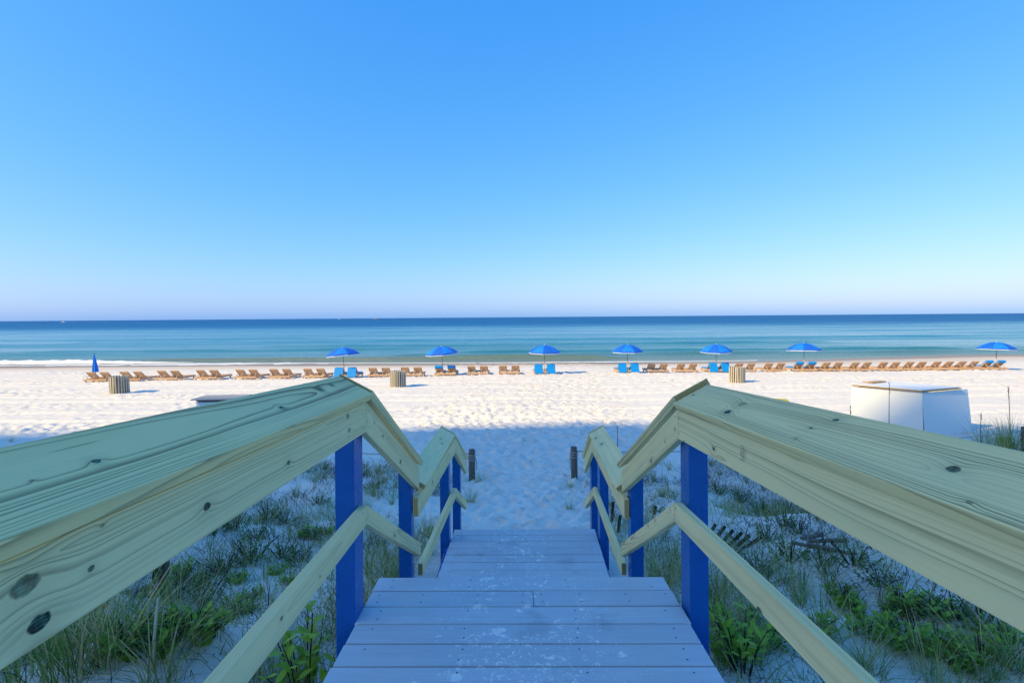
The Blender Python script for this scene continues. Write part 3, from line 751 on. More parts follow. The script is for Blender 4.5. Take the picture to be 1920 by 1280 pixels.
for i, (a, b, cu) in enumerate(PAIRS):
    cxp = (a + b) / 2
    g = ray_ground(cxp, float(np.interp(cxp, *BASE)))
    # the raised backs lean towards us: centre of the pair in the photo is taken at the backs
    x = (cxp - PX) / F * (g.y + 0.33) ; rz = random.uniform(-0.03, 0.03)
    loc = Vector((x, g.y, gz(x, g.y + 0.4) + 0.03))
    L_ = take(LNG, 'l'); L_.location = loc; L_.rotation_euler = (R(-0.9), 0, rz)
    if i in where: lab = 'double wooden beach lounger, ' + where[i]
    elif i in umb_no: lab = 'double wooden lounger with blue cushions below the ' + umb_no[i]
    elif 2 <= i <= 6: lab = 'bare double wooden lounger, %s from the left end of the row' % ORD[i]
    elif 11 <= i <= 12: lab = 'bare double wooden lounger, %s of two between the second and third open umbrellas' % ('left' if i == 11 else 'right')
    elif 15 <= i <= 16: lab = 'bare double wooden lounger, %s of two between the fourth and fifth open umbrellas' % ('left' if i == 15 else 'right')
    elif i == 19: lab = 'bare double wooden lounger just left of the sixth open umbrella'
    else: lab = 'bare double wooden lounger, %s to the right of the sixth open umbrella' % ORD[i - 21]
    if i == 27: lab = 'double wooden lounger with blue cushions at the right end of the row'
    tag(L_, lab, 'lounger', 'double beach loungers in a row facing the sea')
    if cu:
        for s, side in ((-0.435, 'left'), (0.435, 'right')):
            c = take(CUF if cu == 'full' else CUH, cu[0]); c.location = loc + Matrix.Rotation(rz, 3, 'Z') @ Vector((s, 0, 0.001)); c.rotation_euler = L_.rotation_euler
            tag(c, ('blue cushion covering the %s back' if cu == 'full' else 'blue cushion folded over the %s back') % side + ' under the ' + umb_no[i], 'cushion', 'blue lounger cushions')

def make_umbrella():
    root = empty('beach_umbrella')
    p = MB(); p.tube([(0, 0, -0.15), (0, 0, 1.05)], 0.022, 10); po = p.build('pole', POLEW, root)
    p = MB(); p.tube([(0, 0, 1.0501), (0, 0, 2.02)], 0.016, 10); p.build('upper_pole', POLED, root)
    p = MB(); p.tube([(0, 0, 2.0), (0, 0, 2.07), (0, 0, 2.12)], [0.02, 0.014, 0.005], 8); p.build('finial', TRIM, root)
    Rm, Hm, z0 = 1.12, 0.47, 2.04
    def rib(t, k):
        a = (k + 0.5) * math.pi / 4; r = Rm * t; z = z0 - Hm * (0.08 * t + 0.92 * t ** 2.1); return Vector((r * math.cos(a), r * math.sin(a), z))
    for k in range(8):
        me_v = []; me_f = []; n = 7; mcol = 6
        for i in range(n):
            t = 0.02 + 0.98 * i / (n - 1); A, B = rib(t, k), rib(t, k + 1)
            for j in range(mcol + 1):
                s = j / mcol; q = A.lerp(B, s); sag = math.sin(math.pi * s)
                q.z += 0.03 * sag * t
                if i == n - 1: q.z += 0.012 * sag
                me_v.append(q)
        for i in range(n - 1):
            for j in range(mcol): a = i * (mcol + 1) + j; me_f.append((a, a + 1, a + mcol + 2, a + mcol + 1))
        me = bpy.data.meshes.new('canopy_panel'); me.from_pydata(me_v, [], me_f)
        for q in me.polygons: q.use_smooth = True
        po_ = link('canopy_panel', me, UMB_LIT if k % 2 else UMB_SHADE, root)  # lit and shaded tones of one blue cloth, painted on alternate panels
        # valance: scalloped flap with a white edge
        v = MB(); tvt = MB(); A, B = rib(1, k), rib(1, k + 1)
        for j in range(mcol):
            s0, s1 = j / mcol, (j + 1) / mcol
            def dp(s): return 0.075 + 0.035 * math.sin(math.pi * s)
            q0, q1 = A.lerp(B, s0), A.lerp(B, s1)
            q0.z += 0.042 * math.sin(math.pi * s0); q1.z += 0.042 * math.sin(math.pi * s1)
            d0, d1 = Vector((0, 0, -dp(s0))), Vector((0, 0, -dp(s1)))
            v.poly([q0, q1, q1 + d1, q0 + d0])
            e = Vector(((q0 + q1).x, (q0 + q1).y, 0)).normalized() * 0.003; w_ = Vector((0, 0, -0.03))
            tvt.poly([q0 + d0 + e, q1 + d1 + e, q1 + d1 + e + w_, q0 + d0 + e + w_])
        vo = v.build('valance', UMB_SHADE, po_); 
        tvt.build('valance_trim', TRIM, po_)
        rb = MB(); rb.tube([rib(0.03, k) - Vector((0, 0, .02)), rib(0.5, k) - Vector((0, 0, .02)), rib(1, k) - Vector((0, 0, .02))], 0.006, 5); rb.build('rib', POLED, root)
    return root
UM = make_umbrella()
OPEN = [(646, 671, 7), (831, 667, 10), (1020, 661, 13), (1176, 660, 14), (1342, 661, 17), (1507, 662, 20), (1867, 657, 27)]
names = ['leftmost open', 'second open', 'third open', 'fourth open', 'fifth open', 'sixth open', 'rightmost open']
tl = [(-6, 8), (-3, 7), (2, 1), (0, 1), (-2, 4), (5, -3), (4, 2)]
for i, (px, rim, li) in enumerate(OPEN):
    o = UM if i == 0 else copy_tree(UM)
    g = ray_ground(px, float(np.interp(px, *BASE))); yy = g.y + 0.55; x = (px - PX) / F * yy
    o.location = (x, yy, gz(x, yy)); o.rotation_euler = (R(tl[i][0] * .6), R(-tl[i][1] * .6), R(12 + 23 * i))
    tag(o, 'blue beach umbrella, %s one%s' % (names[i], ' from the left' if 0 < i < 6 else ' of the row'), 'umbrella', 'open blue beach umbrellas')
# closed umbrella
cu = empty('closed_umbrella')
MB().tube([(0, 0, -0.2), (0, 0, 0.95)], 0.022, 8).build('pole', POLEW, cu)
cv = []; cf = []; nn = 24; lev = [(0.55, 0.15), (0.62, 0.155), (1.0, 0.115), (1.4, 0.07), (1.68, 0.03), (1.80, 0.012)]
for z, r in lev:
    for k in range(nn): a = k * 2 * math.pi / nn; rr = r * (1 + 0.22 * (k % 3 - 1)); cv.append((rr * math.cos(a), rr * math.sin(a), z))
for i in range(len(lev) - 1):
    for k in range(nn): cf.append((i * nn + k, i * nn + (k + 1) % nn, (i + 1) * nn + (k + 1) % nn, (i + 1) * nn + k))
me = bpy.data.meshes.new('furled_canopy'); me.from_pydata(cv, [], cf); link('furled_canopy', me, UMB_LIT, cu)
MB().tube([(0, 0, 1.78), (0, 0, 1.90)], [0.02, 0.006], 6).build('finial', POLED, cu)
MB().tube([(0.155 * math.cos(a * .2618), 0.155 * math.sin(a * .2618), 0.56) for a in range(25)], 0.012, 5).build('hem_trim', TRIM, cu)
g = ray_ground(171, 714); cu.location = (g.x, g.y + .4, gz(g.x, g.y + .4)); cu.rotation_euler = (0, R(-4), 0)
tag(cu, 'furled blue beach umbrella at the left end of the lounger row', 'umbrella')

# slatted bins
GREY = NT('weathered grey slat'); _p = GREY.coord(); _x, _y, _z = GREY.xyz(_p)
_g = GREY.noise(GREY.vec(GREY.math('MULTIPLY', _x, 60), GREY.math('MULTIPLY', _y, 60), GREY.math('MULTIPLY', _z, 3)), 1, 4)
_r = GREY.n('ShaderNodeObjectInfo').outputs['Random']
GREY.col(GREY.mix(_r, GREY.mix(_g, (0.30, 0.26, 0.20), (0.46, 0.41, 0.33)), GREY.mix(_g, (0.38, 0.34, 0.27), (0.55, 0.50, 0.41)))); GREY.rough(0.9); GREY = GREY.m
LINER = simple('dark plastic liner', (0.03, 0.03, 0.035), 0.5); BANDM = simple('galvanised band', (0.4, 0.4, 0.4), 0.4)
def make_bin():
    root = empty('slatted_bin'); n = 22; Rb = 0.42
    me = MB().box(-0.038, 0.038, -0.011, 0.011, 0, 0.93, 0.003).mesh('slat'); me.materials.append(GREY)
    for k in range(n):
        a = k * 2 * math.pi / n
        link('slat', me, None, root, Matrix.Rotation(a, 4, 'Z') @ Matrix.Translation((0, -Rb, -0.05 + random.uniform(-.012, .012))) @ Matrix.Rotation(random.uniform(-.02, .02), 4, 'Y'))
    MB().tube([(0, 0, -0.05), (0, 0, 0.10), (0, 0, 0.80)], [0.35, 0.36, 0.37], 24).build('liner', LINER, root)
    for z in (0.18, 0.72):
        MB().tube([(0.405 * math.cos(k * math.pi / 12), 0.405 * math.sin(k * math.pi / 12), z) for k in range(25)], 0.008, 5).build('band', BANDM, root)
    return root
BIN = make_bin()
for i, (px, py, l) in enumerate([(213, 738, 'leftmost of the three, before the left end of the loungers'), (743, 726, 'middle one of the three, right of the left handrail'), (1388, 718, 'rightmost of the three, beyond the right handrail')]):
    o = BIN if i == 0 else copy_tree(BIN)
    g = ray_ground(px, py); o.location = (g.x, g.y + 0.4, gz(g.x, g.y + .4)); o.rotation_euler = (0, R((-2, 1, 0)[i]), i * 0.7)
    tag(o, 'grey slatted litter bin, ' + l, 'litter bin', 'slatted litter bins on the beach')

# white storage boxes
WHITE = simple('white painted plywood', (0.78, 0.78, 0.78), 0.55, 0.05, 1.2); PLY = simple('raw plywood edge', (0.42, 0.27, 0.14), 0.85, 0.25, 14)
GREYLID = simple('grey weathered board', (0.34, 0.35, 0.36), 0.8, 0.15, 5)
def panel(nm, a, b, zt, zb, th, mat, parent, flare=0.0):
    """upright panel from a to b (xy), thickness towards the inside (left of a->b)"""
    a = Vector((*a, 0)); b = Vector((*b, 0)); d = (b - a).normalized(); n = Vector((-d.y, d.x, 0)); o = -n * flare
    lo = [a + o - d * flare * .5, b + o + d * flare * .5, b + n * th + o, a + n * th + o]; hi = [a, b, b + n * th, a + n * th]
    mb = MB(); mb.hexa([(p.x, p.y, zb) for p in lo] + [(p.x, p.y, zt) for p in hi], 0.003); return mb.build(nm, mat, parent)
bx = empty('storage_box', (12.0, 15.6, gz(12.0, 15.6))); bz = 0.0
tag(bx, 'large white plywood storage box with loose lid boards beyond the right handrail', 'storage box')
nc, lc, rc = Vector((11.60, 14.60)), Vector((10.45, 15.9)), Vector((13.52, 15.30)); bc = lc + rc - nc
zt = CZ - 2.25 - bx.location.z; zb = -0.15
loc2 = lambda v: (v.x - 12.0, v.y - 15.6)
panel('side_panel', loc2(lc), loc2(nc), zt + 0.02, zb, 0.02, WHITE, bx, 0.10); panel('side_panel', loc2(nc), loc2(rc), zt, zb, 0.02, WHITE, bx, 0.10)
panel('side_panel', loc2(rc), loc2(bc), zt - .01, zb, 0.02, WHITE, bx, 0.05); panel('side_panel', loc2(bc), loc2(lc), zt, zb, 0.02, WHITE, bx, 0.05)
def slab(nm, pts, z, th, mat, parent, tilt=0.0):
    mb = MB(); mb.hexa([(p[0], p[1], z + tilt * i_ - th) for i_, p in enumerate(pts)] + [(p[0], p[1], z + tilt * i_) for i_, p in enumerate(pts)], 0.002); return mb.build(nm, mat, parent)
def lerp2(s, t): v = nc + (rc - nc) * s + (lc - nc) * t; return loc2(v)
slab('lid_board', [lerp2(-.03, -.02), lerp2(.80, -.04), lerp2(.80, .98), lerp2(-.03, .98)], zt + 0.055, 0.028, PLY, bx, 0.006)
slab('lid_sheet', [lerp2(-.01, .0), lerp2(.78, -.02), lerp2(.78, .96), lerp2(-.01, .96)], zt + 0.085, 0.02, WHITE, bx, 0.006)
slab('lid_board', [lerp2(.25, .86), lerp2(.62, .90), lerp2(.62, 1.0), lerp2(.25, 1.02)], zt + 0.14, 0.03, PLY, bx)

b2 = empty('storage_box', (-8.3, 15.6, gz(-8.3, 15.6)))
tag(b2, 'white storage box with grey lid, mostly hidden behind the left handrail', 'storage box')
zt = CZ - 2.40 - b2.location.z
P4 = [(-1.08, -0.55), (0.10, -0.42), (0.04, 0.28), (-1.14, 0.15)]
for q in range(4): panel('side_panel', P4[q], P4[(q + 1) % 4], zt - (0.03 if q == 0 else 0.03), -0.15, 0.02, WHITE, b2, 0.03)
slab('lid', [(-1.18, -0.66), (0.18, -0.49), (0.12, 0.34), (-1.24, 0.18)], zt + 0.075, 0.035, GREYLID, b2)
slab('lid_batten', [(-1.05, -0.60), (0.05, -0.47), (0.05, -0.43), (-1.05, -0.555)], zt + 0.038, 0.04, simple('dark timber batten', (0.08, 0.08, 0.09), .8), b2)

YEL = simple('bright yellow plastic', (0.80, 0.62, 0.02), 0.45, 0.05)
yb = empty('equipment_bin'); d = pix_dir(1462, 748.5); tt = 15.4; top = Vector((0, 0, CZ)) + d * tt
yb.location = (top.x, tt, gz(top.x, tt)); hgt = top.z - yb.location.z; yb.rotation_euler = (0, 0, R(-14))
MB().hexa([(-.17, -.15, -.05), (.17, -.15, -.05), (.17, .15, -.05), (-.17, .15, -.05), (-.2, -.18, hgt - .07), (.2, -.18, hgt - .07), (.2, .18, hgt - .07), (-.2, .18, hgt - .07)], .01).build('body', YEL, yb)
MB().box(-.215, .215, -.195, .195, hgt - .068, hgt, .012, 2).build('lid', YEL, yb)
tag(yb, 'small bright yellow bin peeking above the right handrail', 'bin')

# ------------------------------------------------------------------ boats far out
HULL = simple('white gelcoat', (0.75, 0.75, 0.75), 0.4, 0.03); CAB = simple('dark cabin glass', (0.05, 0.06, 0.08), 0.3); STEEL = simple('grey ship paint', (0.35, 0.36, 0.38), 0.6)
def boat(nm, px, dist, L, lab, kind):
    d = pix_dir(px, 590); x = d.x * dist
    root = empty(nm, (x, dist, 0), R(6)); tag(root, lab, 'boat')
    h = L * 0.11; wd = L * 0.24
    pts = [(-L / 2, -wd / 2), (L * .25, -wd / 2), (L / 2, 0), (L * .25, wd / 2), (-L / 2, wd / 2)]
    mb = MB(); bot = [mb.bm.verts.new((x_ * .92, y_ * .7, -h * .3)) for x_, y_ in pts]; tp = [mb.bm.verts.new((x_, y_, h * (1.25 if x_ > L * .3 else 1.0))) for x_, y_ in pts]
    mb.bm.faces.new(bot[::-1]); mb.bm.faces.new(tp)
    for i in range(5): mb.bm.faces.new((bot[i], bot[(i + 1) % 5], tp[(i + 1) % 5], tp[i]))
    mb.build('hull', HULL if kind else STEEL, root)
    x0, x1 = (-L * .22, L * .16) if kind else (L * .1, L * .36)
    MB().hexa([(x0, -wd * .35, h * .98), (x1, -wd * .35, h * .98), (x1, wd * .35, h * .98), (x0, wd * .35, h * .98), (x0 + L * .02, -wd * .3, h * 2.3), (x1 - L * .08, -wd * .3, h * 2.3), (x1 - L * .08, wd * .3, h * 2.3), (x0 + L * .02, wd * .3, h * 2.3)]).build('cabin', HULL, root)
    MB().box(x0 + L * .03, x1 - L * .09, -wd * .37, -wd * .352, h * 1.4, h * 1.9).build('cabin_window', CAB, root)
    m = MB(); m.tube([((x0 + x1) / 2, 0, h * 2.2), ((x0 + x1) / 2, 0, h * 3.8)], L * .012, 6)
    if not kind: m.bar((-L * .1, 0, h), (-L * .42, 0, h * 3.6), L * .02, L * .02); m.bar((-L * .1, 0, h), (L * .02, 0, h * 3.4), L * .02, L * .02)
    m.build('mast', HULL if kind else STEEL, root)
boat('motor_boat', 119, 1500, 13.0, 'small white motor boat far out on the left', True)
boat('fishing_boat', 703, 2300, 26.0, 'fishing boat on the horizon, left of centre', False)
boat('motor_boat', 636, 2600, 14.0, 'tiny pale boat on the horizon left of the fishing boat', True)

# ------------------------------------------------------------------ rope fence, sand fence, posts and scraps in the dune
OLDW = NT('old grey timber'); _p = OLDW.coord(); _x, _y, _z = OLDW.xyz(_p)
_g = OLDW.noise(OLDW.vec(OLDW.math('MULTIPLY', _x, 40), OLDW.math('MULTIPLY', _y, 40), OLDW.math('MULTIPLY', _z, 5)), 1, 4)
OLDW.col(OLDW.mix(_g, (0.06, 0.055, 0.05), (0.19, 0.175, 0.155))); OLDW.rough(0.9); OLDW.bump(_g, 0.5, 0.01); OLDW = OLDW.m
ROPE = simple('pale rope', (0.42, 0.40, 0.36), 0.9, 0.2, 60); DARKW = simple('dark weathered lath', (0.035, 0.027, 0.022), 0.85, 0.3, 20)
def rope_post(px, py, top_py, lab, wrap=True, dist=None):
    g = ray_ground(px, py); dtop = pix_dir(px, top_py); h = CZ + dtop.z * g.y - g.z
    root = empty('rope_post', g, random.uniform(0, 3)); tag(root, lab, 'post', 'posts of the dune rope line')
    MB().tube([(0, 0, -0.3), (0, 0, h * .5), (0.008, 0, h - .01), (0.008, 0, h)], [0.068, 0.066, 0.063, 0.055], 12).build('shaft', OLDW, root)
    if wrap:
        pts = []
        for k in range(40):
            a = k * 0.5; pts.append((0.075 * math.cos(a), 0.075 * math.sin(a), h * (.86 - .006 * k)))
        MB().tube(pts, 0.010, 5).build('rope_wrap', ROPE, root)
        MB().tube([(0.075, 0, h * .84), (0.10, -.05, h * .55), (0.09, -.06, h * .3)], 0.009, 5).build('rope_tail', ROPE, root)
    return Vector((g.x, g.y, g.z + h * .86))
pl_ = rope_post(885, 899, 842, 'grey post with rope wrap left of the sand path')
pr_ = rope_post(1077, 899, 837, 'grey post with rope wrap right of the sand path')
pe = rope_post(1921, 852, 800, 'grey green post at the right edge among the sea oats', False)
wl = []
for i, (x, y_) in enumerate(((-4.6, 10.9), (-9.2, 11.3), (-14.5, 11.6))): wl.append(Vector((x, y_, gz(x, y_) + .52)))
for i, q in enumerate(wl[:2]):
    root = empty('rope_post', (q.x, q.y, gz(q.x, q.y))); tag(root, 'low grey rope post in the dune grass behind the left handrail, %s one' % ('nearer' if i == 0 else 'farther'), 'post', 'posts of the dune rope line')
    MB().tube([(0, 0, -.3), (0, 0, .55), (0, 0, .6)], [.066, .064, .05], 12).build('shaft', OLDW, root)
def rope(pts, lab):
    m = MB(); P = []
    for a, b in zip(pts, pts[1:]):
        for k in range(12):
            s = k / 12; q = a.lerp(b, s); q.z -= 0.10 * math.sin(math.pi * s) * (b - a).length / 5; P.append(q)
    P.append(pts[-1]); o = m.tube(P, 0.011, 6).build('dune_rope', ROPE); tag(o, lab, 'rope')
rope([pl_] + wl, 'thin rope strung between posts left of the sand path'); 
mr = Vector((6.2, 11.2, gz(6.2, 11.2) + .5))
root = empty('rope_post', (mr.x, mr.y, gz(mr.x, mr.y))); tag(root, 'low grey rope post hidden behind the right handrail', 'post', 'posts of the dune rope line')
MB().tube([(0, 0, -.3), (0, 0, .55), (0, 0, .6)], [.066, .064, .05], 12).build('shaft', OLDW, root)
rope([pr_, mr, pe], 'thin rope strung between posts right of the sand path')

# fallen sand fence on the right: thin dark laths on wire
sf = empty('sand_fence', (2.6, 6.1, gz(2.6, 6.1))); tag(sf, 'leaning sand fence of dark laths half buried right of the boardwalk', 'fence')
def lath(px, py, tx, ty, dy):
    g = ray_ground(px, py); d = pix_dir(tx, ty); t = Vector((0, 0, CZ)) + d * (g.y + dy); ax = (t - g).normalized()
    m = MB(); m.bar(g - ax * .12 - sf.location, t - sf.location, 0.038, 0.010, up=(0, -1, .2)); m.build('lath', DARKW, sf); return g.lerp(t, .55)
wp = []
for (a, b, c, d_) in ((1331, 1000, 1342, 982), (1344, 1007, 1360, 986), (1354, 1017, 1375, 993), (1365, 1024, 1391, 998), (1380, 1025, 1406, 1003), (1398, 1026, 1427, 1006)):
    wp.append(lath(a, b, c, d_, 0.06))
wp2 = []
for (a, b, c, d_) in ((1131, 962, 1136, 921), (1146, 985, 1150, 940), (1158, 1003, 1163, 965), (1226, 970, 1229, 948)): wp2.append(lath(a, b, c, d_, 0.02))
MB().tube([p - sf.location for p in wp], 0.004, 4).build('wire', DARKW, sf); MB().tube([p - sf.location for p in wp2[:3]], 0.004, 4).build('wire', DARKW, sf)

# broken boards lying in the dune on the right
def lying_board(px, py, L, w_, rz, lab, tilt=0.05, rx=0.0):
    g = ray_ground(px, py); o = MB().box(-L / 2, L / 2, -w_ / 2, w_ / 2, -.012, .012, .002).build('loose_board', OLDW)
    o.location = g + Vector((0, 0, .06)); o.rotation_euler = (rx, tilt, rz); tag(o, lab, 'board', 'broken boards in the dune')
lying_board(1552, 1024, .42, .05, .02, 'upper of the broken grey boards lying in dune grass on the right', .0)
lying_board(1533, 1038, .40, .07, -.35, 'wide broken grey board lying in dune grass on the right', .1, -.2)
lying_board(1560, 1041, .42, .04, -.30, 'narrow broken grey board beside the wide one on the right', .12)
lying_board(1522, 1016, .25, .05, .15, 'short grey scrap of board behind the broken boards on the right', -.1)
# old post with leaning plank on the left
g = ray_ground(299, 1113); root = empty('old_post', g, .4); tag(root, 'dark old square post standing in the dune below the left handrail', 'post')
MB().box(-.045, .045, -.045, .045, -.3, .75, .006).build('shaft', DARKW, root); MB().box(.046, .075, -.03, .03, -.2, .72, .004).build('batten', OLDW, root)
g1 = ray_ground(222, 1150); d = pix_dir(285, 1052); t1 = Vector((0, 0, CZ)) + d * (g.y - .05)
m = MB(); m.bar(g1 - Vector((0, 0, .05)), t1, .05, .015, up=(0, -1, 0)); o = m.build('leaning_plank', simple('blue grey plank', (.20, .22, .27), .8)); tag(o, 'thin blue grey plank leaning on the dark old post', 'plank')
lying_board(262, 1118, .28, .05, .2, 'short pale board lying at the foot of the dark old post', -.15)

# ------------------------------------------------------------------ dune plants
def leaf_mat(name, stops, rough=0.55, trans=0.25):
    t = NT(name); a = t.n('ShaderNodeAttribute', attribute_name='tint').outputs['Fac']
    r = t.n('ShaderNodeObjectInfo').outputs['Random']
    f = t.math('ADD', a, t.math('MULTIPLY', t.math('SUBTRACT', r, 0.5), 0.18))
    c = t.ramp(f, stops); t.col(c); t.rough(rough); t.spec(0.3)
    tr = t.n('ShaderNodeBsdfTranslucent'); t.l(c, tr.inputs[0]); mx = t.n('ShaderNodeMixShader'); mx.inputs[0].default_value = trans
    t.l(t.p.outputs[0], mx.inputs[1]); t.l(tr.outputs[0], mx.inputs[2]); t.l(mx.outputs[0], t.out.inputs['Surface']); return t.m
GRASS = leaf_mat('dune grass blades', [(0.0, (0.09, 0.17, 0.04)), (0.45, (0.18, 0.31, 0.065)), (0.70, (0.30, 0.42, 0.10)), (0.82, (0.50, 0.40, 0.18)), (1.0, (0.74, 0.62, 0.36))])
DRY = leaf_mat('dry stems', [(0.0, (0.030, 0.026, 0.022)), (0.6, (0.085, 0.070, 0.055)), (1.0, (0.30, 0.24, 0.16))], 0.8, 0.05)
LEAF = leaf_mat('fleshy green leaves', [(0.0, (0.12, 0.25, 0.03)), (0.5, (0.28, 0.48, 0.045)), (0.85, (0.45, 0.60, 0.06)), (1.0, (0.55, 0.46, 0.08))], 0.4, 0.3)
BUSH = leaf_mat('small grey green leaves', [(0.0, (0.06, 0.12, 0.035)), (0.6, (0.13, 0.23, 0.055)), (1.0, (0.28, 0.34, 0.10))], 0.6, 0.2)

def blades(base, L, phi, lean, droop, width, tint, rng):
    """curved tapering blades; every argument is an array over blades"""
    n = len(L); T = np.array([0.0, 0.35, 0.70, 1.0])
    ex = np.stack([np.cos(phi), np.sin(phi), np.zeros(n)], 1); tw = phi + math.pi / 2 + rng.normal(0, .5, n)
    sd = np.stack([np.cos(tw), np.sin(tw), np.zeros(n)], 1)
    V = np.zeros((n, 7, 3)); k = 0
    for i, t in enumerate(T):
        h = lean * L * t ** 1.5; z = L * np.sqrt(np.clip(1 - lean ** 2 * .6, .05, 1)) * (t - droop * t ** 2.4)
        p = base + ex * h[:, None] + np.stack([np.zeros(n), np.zeros(n), z], 1)
        w_ = width * (1.0, 0.9, 0.55, 0.0)[i] * .5
        if i < 3: V[:, k] = p - sd * w_[:, None]; V[:, k + 1] = p + sd * w_[:, None]; k += 2
        else: V[:, 6] = p
    b = np.arange(n)[:, None] * 7
    Q = np.concatenate([b + np.array([[0, 1, 3, 2]]), b + np.array([[2, 3, 5, 4]])]); Tn = b + np.array([[4, 5, 6]])
    return V.reshape(-1, 3), Q, Tn, np.repeat(tint, 7)

def tuft_arrays(n, rad, Lm, rng, leanm=.55, wm=.0045, dry=.2):
    r = rad * np.sqrt(rng.random(n)); a = rng.random(n) * 6.283
    base = np.stack([r * np.cos(a), r * np.sin(a), np.full(n, -.03)], 1)
    L = Lm * rng.uniform(.45, 1.1, n); phi = a + rng.normal(0, .9, n); lean = np.clip(rng.normal(leanm, .25, n), .05, 1.0)
    tint = np.where(rng.random(n) < dry, rng.uniform(.78, 1, n), rng.uniform(0, .7, n))
    return blades(base, L, phi, lean, rng.uniform(.0, .55, n) * lean, wm * rng.uniform(.7, 1.4, n), tint, rng)

def proto_mesh(nm, arr, mat):
    V, Q, T, a = arr; me = mesh_np(nm, V, [Q, T], True, a); me.materials.append(mat); return me

# where plants may stand: outside the deck, the stairs and the trodden path
def allowed(x, y):
    if y < 6.75: return x < -0.98 or x > 1.12
    h = 0.95 + 0.12 * (y - 6.75); return abs(x - 0.17) > h
def cover(x, y):
    c = float(vnoise(x * .55 + 40, y * .55, 61)) * .6 + float(vnoise(x * 1.6, y * 1.6 + 9, 62)) * .4
    return c
def in_view(x, y): return abs(x) < y * 1.12 + 1.2

rg = np.random.default_rng(5)
# -- the mass of thin grass, joined: nobody could count these blades
SV, SQ, ST, SA = [], [], [], []; off = 0
def add(arrs, pos, sc_=1.0):
    global off
    V, Q, T, a = arrs; SV.append(V * sc_ + np.array(pos)); SQ.append(Q + off); ST.append(T + off); SA.append(a); off += len(V)
cnt = 0; tries = 0
while cnt < 2300 and tries < 120000:
    tries += 1
    y = 1.6 + 10.6 * rg.random() ** 1.0; x = rg.uniform(-13.5, 13.5)
    if not in_view(x, y) or not allowed(x, y): continue
    c = cover(x, y); near = max(0, 1 - (y - 1.6) / 10)
    if c < 0.505 - .15 * near - (.10 if abs(x) < 2.2 and y < 6.5 else 0): continue
    Lm = rg.uniform(.16, .44) * (1.25 if abs(x) < 2.4 and y < 6.8 else 1.0) * (0.75 if y > 8.5 else 1)
    add(tuft_arrays(int(rg.integers(9, 24)), rg.uniform(.03, .16), Lm, rg, rg.uniform(.35, .95), .0030 + .0003 * y, rg.uniform(.05, .55)), (x, y, gz(x, y))); cnt += 1
me = proto_mesh('dune_grass', (np.concatenate(SV), np.concatenate(SQ), np.concatenate(ST), np.concatenate(SA)), GRASS)
tag(link('dune_grass', me), 'thin wispy dune grass scattered over the sand on both sides', 'grass', None, 'stuff')
# -- dead stems and runners lying on the sand
SV, SQ, ST, SA = [], [], [], []; off = 0; cnt = 0; tries = 0
while cnt < 3000 and tries < 60000:
    tries += 1
    y = 1.6 + 10.2 * rg.random(); x = rg.uniform(-13, 13)
    if not in_view(x, y) or not allowed(x, y) or cover(x + .7, y + 3) < .44: continue
    n = int(rg.integers(4, 12)); a = rg.random(n) * 6.283
    base = np.stack([rg.normal(0, .12, n), rg.normal(0, .12, n), rg.uniform(0, .05, n)], 1)
    add(blades(base, rg.uniform(.10, .38, n), a, rg.uniform(.75, 1.25, n), rg.uniform(.2, .8, n), rg.uniform(.003, .006, n) + .0003 * y, rg.random(n) ** 1.6, rg), (x, y, gz(x, y))); cnt += 1
me = proto_mesh('dry_stems', (np.concatenate(SV), np.concatenate(SQ), np.concatenate(ST), np.concatenate(SA)), DRY)
tag(link('dry_stems', me), 'tangle of dark dead stems lying on the dune sand', 'dead stems', None, 'stuff')

# -- grass tufts one can pick out
TUFTS = [proto_mesh('grass_tuft', tuft_arrays(int(rg.integers(80, 130)), rg.uniform(.06, .20), 1.0, rg, (.55, .95)[i_ % 2], .0068, .22 + .14 * (i_ % 3)), GRASS) for i_ in range(8)]
def tuft(px, py, h, lab, grp, wide=1.0, k=None):
    g = ray_ground(px, py); o = link('grass_tuft', TUFTS[random.randrange(8) if k is None else k])
    o.location = g; o.scale = (h * wide, h * wide, h); o.rotation_euler = (0, 0, random.uniform(0, 6.28)); tag(o, lab, 'grass tuft', grp)
NEARL = 'tall green grass tuft crowding the left side of the boardwalk'; NEARR = 'tall green grass tuft crowding the right side of the boardwalk'
for (px, py, h) in ((600, 1330, .62), (560, 1300, .55), (640, 1195, .60), (690, 1140, .62), (715, 1105, .62), (735, 1090, .60), (760, 1080, .62), (800, 1040, .5), (805, 1010, .5), (690, 1075, .5), (520, 1280, .55), (470, 1275, .5)): tuft(px, py, h, NEARL, 'grass along the left of the boardwalk', .8)
for (px, py, h) in ((1230, 1085, .60), (1250, 1095, .62), (1262, 1065, .55), (1335, 1170, .65), (1350, 1220, .6), (1340, 1120, .55), (1390, 1190, .55), (1200, 1040, .5), (1165, 1030, .45), (1420, 1240, .55), (1245, 1130, .55)): tuft(px, py, h, NEARR, 'grass along the right of the boardwalk', .8)
for (px, py, h) in ((210, 1240, .75), (140, 1270, .8), (300, 1275, .6), (250, 1190, .55), (100, 1225, .6), (330, 1190, .45), (60, 1275, .7)): tuft(px, py, h, 'large arching grass clump in the lower left below the left handrail', 'grass clumps in the lower left', 1.1)
for (px, py, h) in ((1545, 1210, .75), (1500, 1130, .55), (1620, 1250, .5), (1740, 1270, .55), (1850, 1270, .75), (1900, 1250, .7), (1470, 1090, .5), (1560, 1100, .5), (1660, 1150, .35)): tuft(px, py, h, 'upright grass clump in the lower right below the right handrail', 'grass clumps in the lower right', .75)
tuft(903, 905, .42, 'drooping grass tuft beside the left rope post', None, 1.2); tuft(1068, 915, .35, 'thin grass tuft beside the right rope post', None, 1.0)
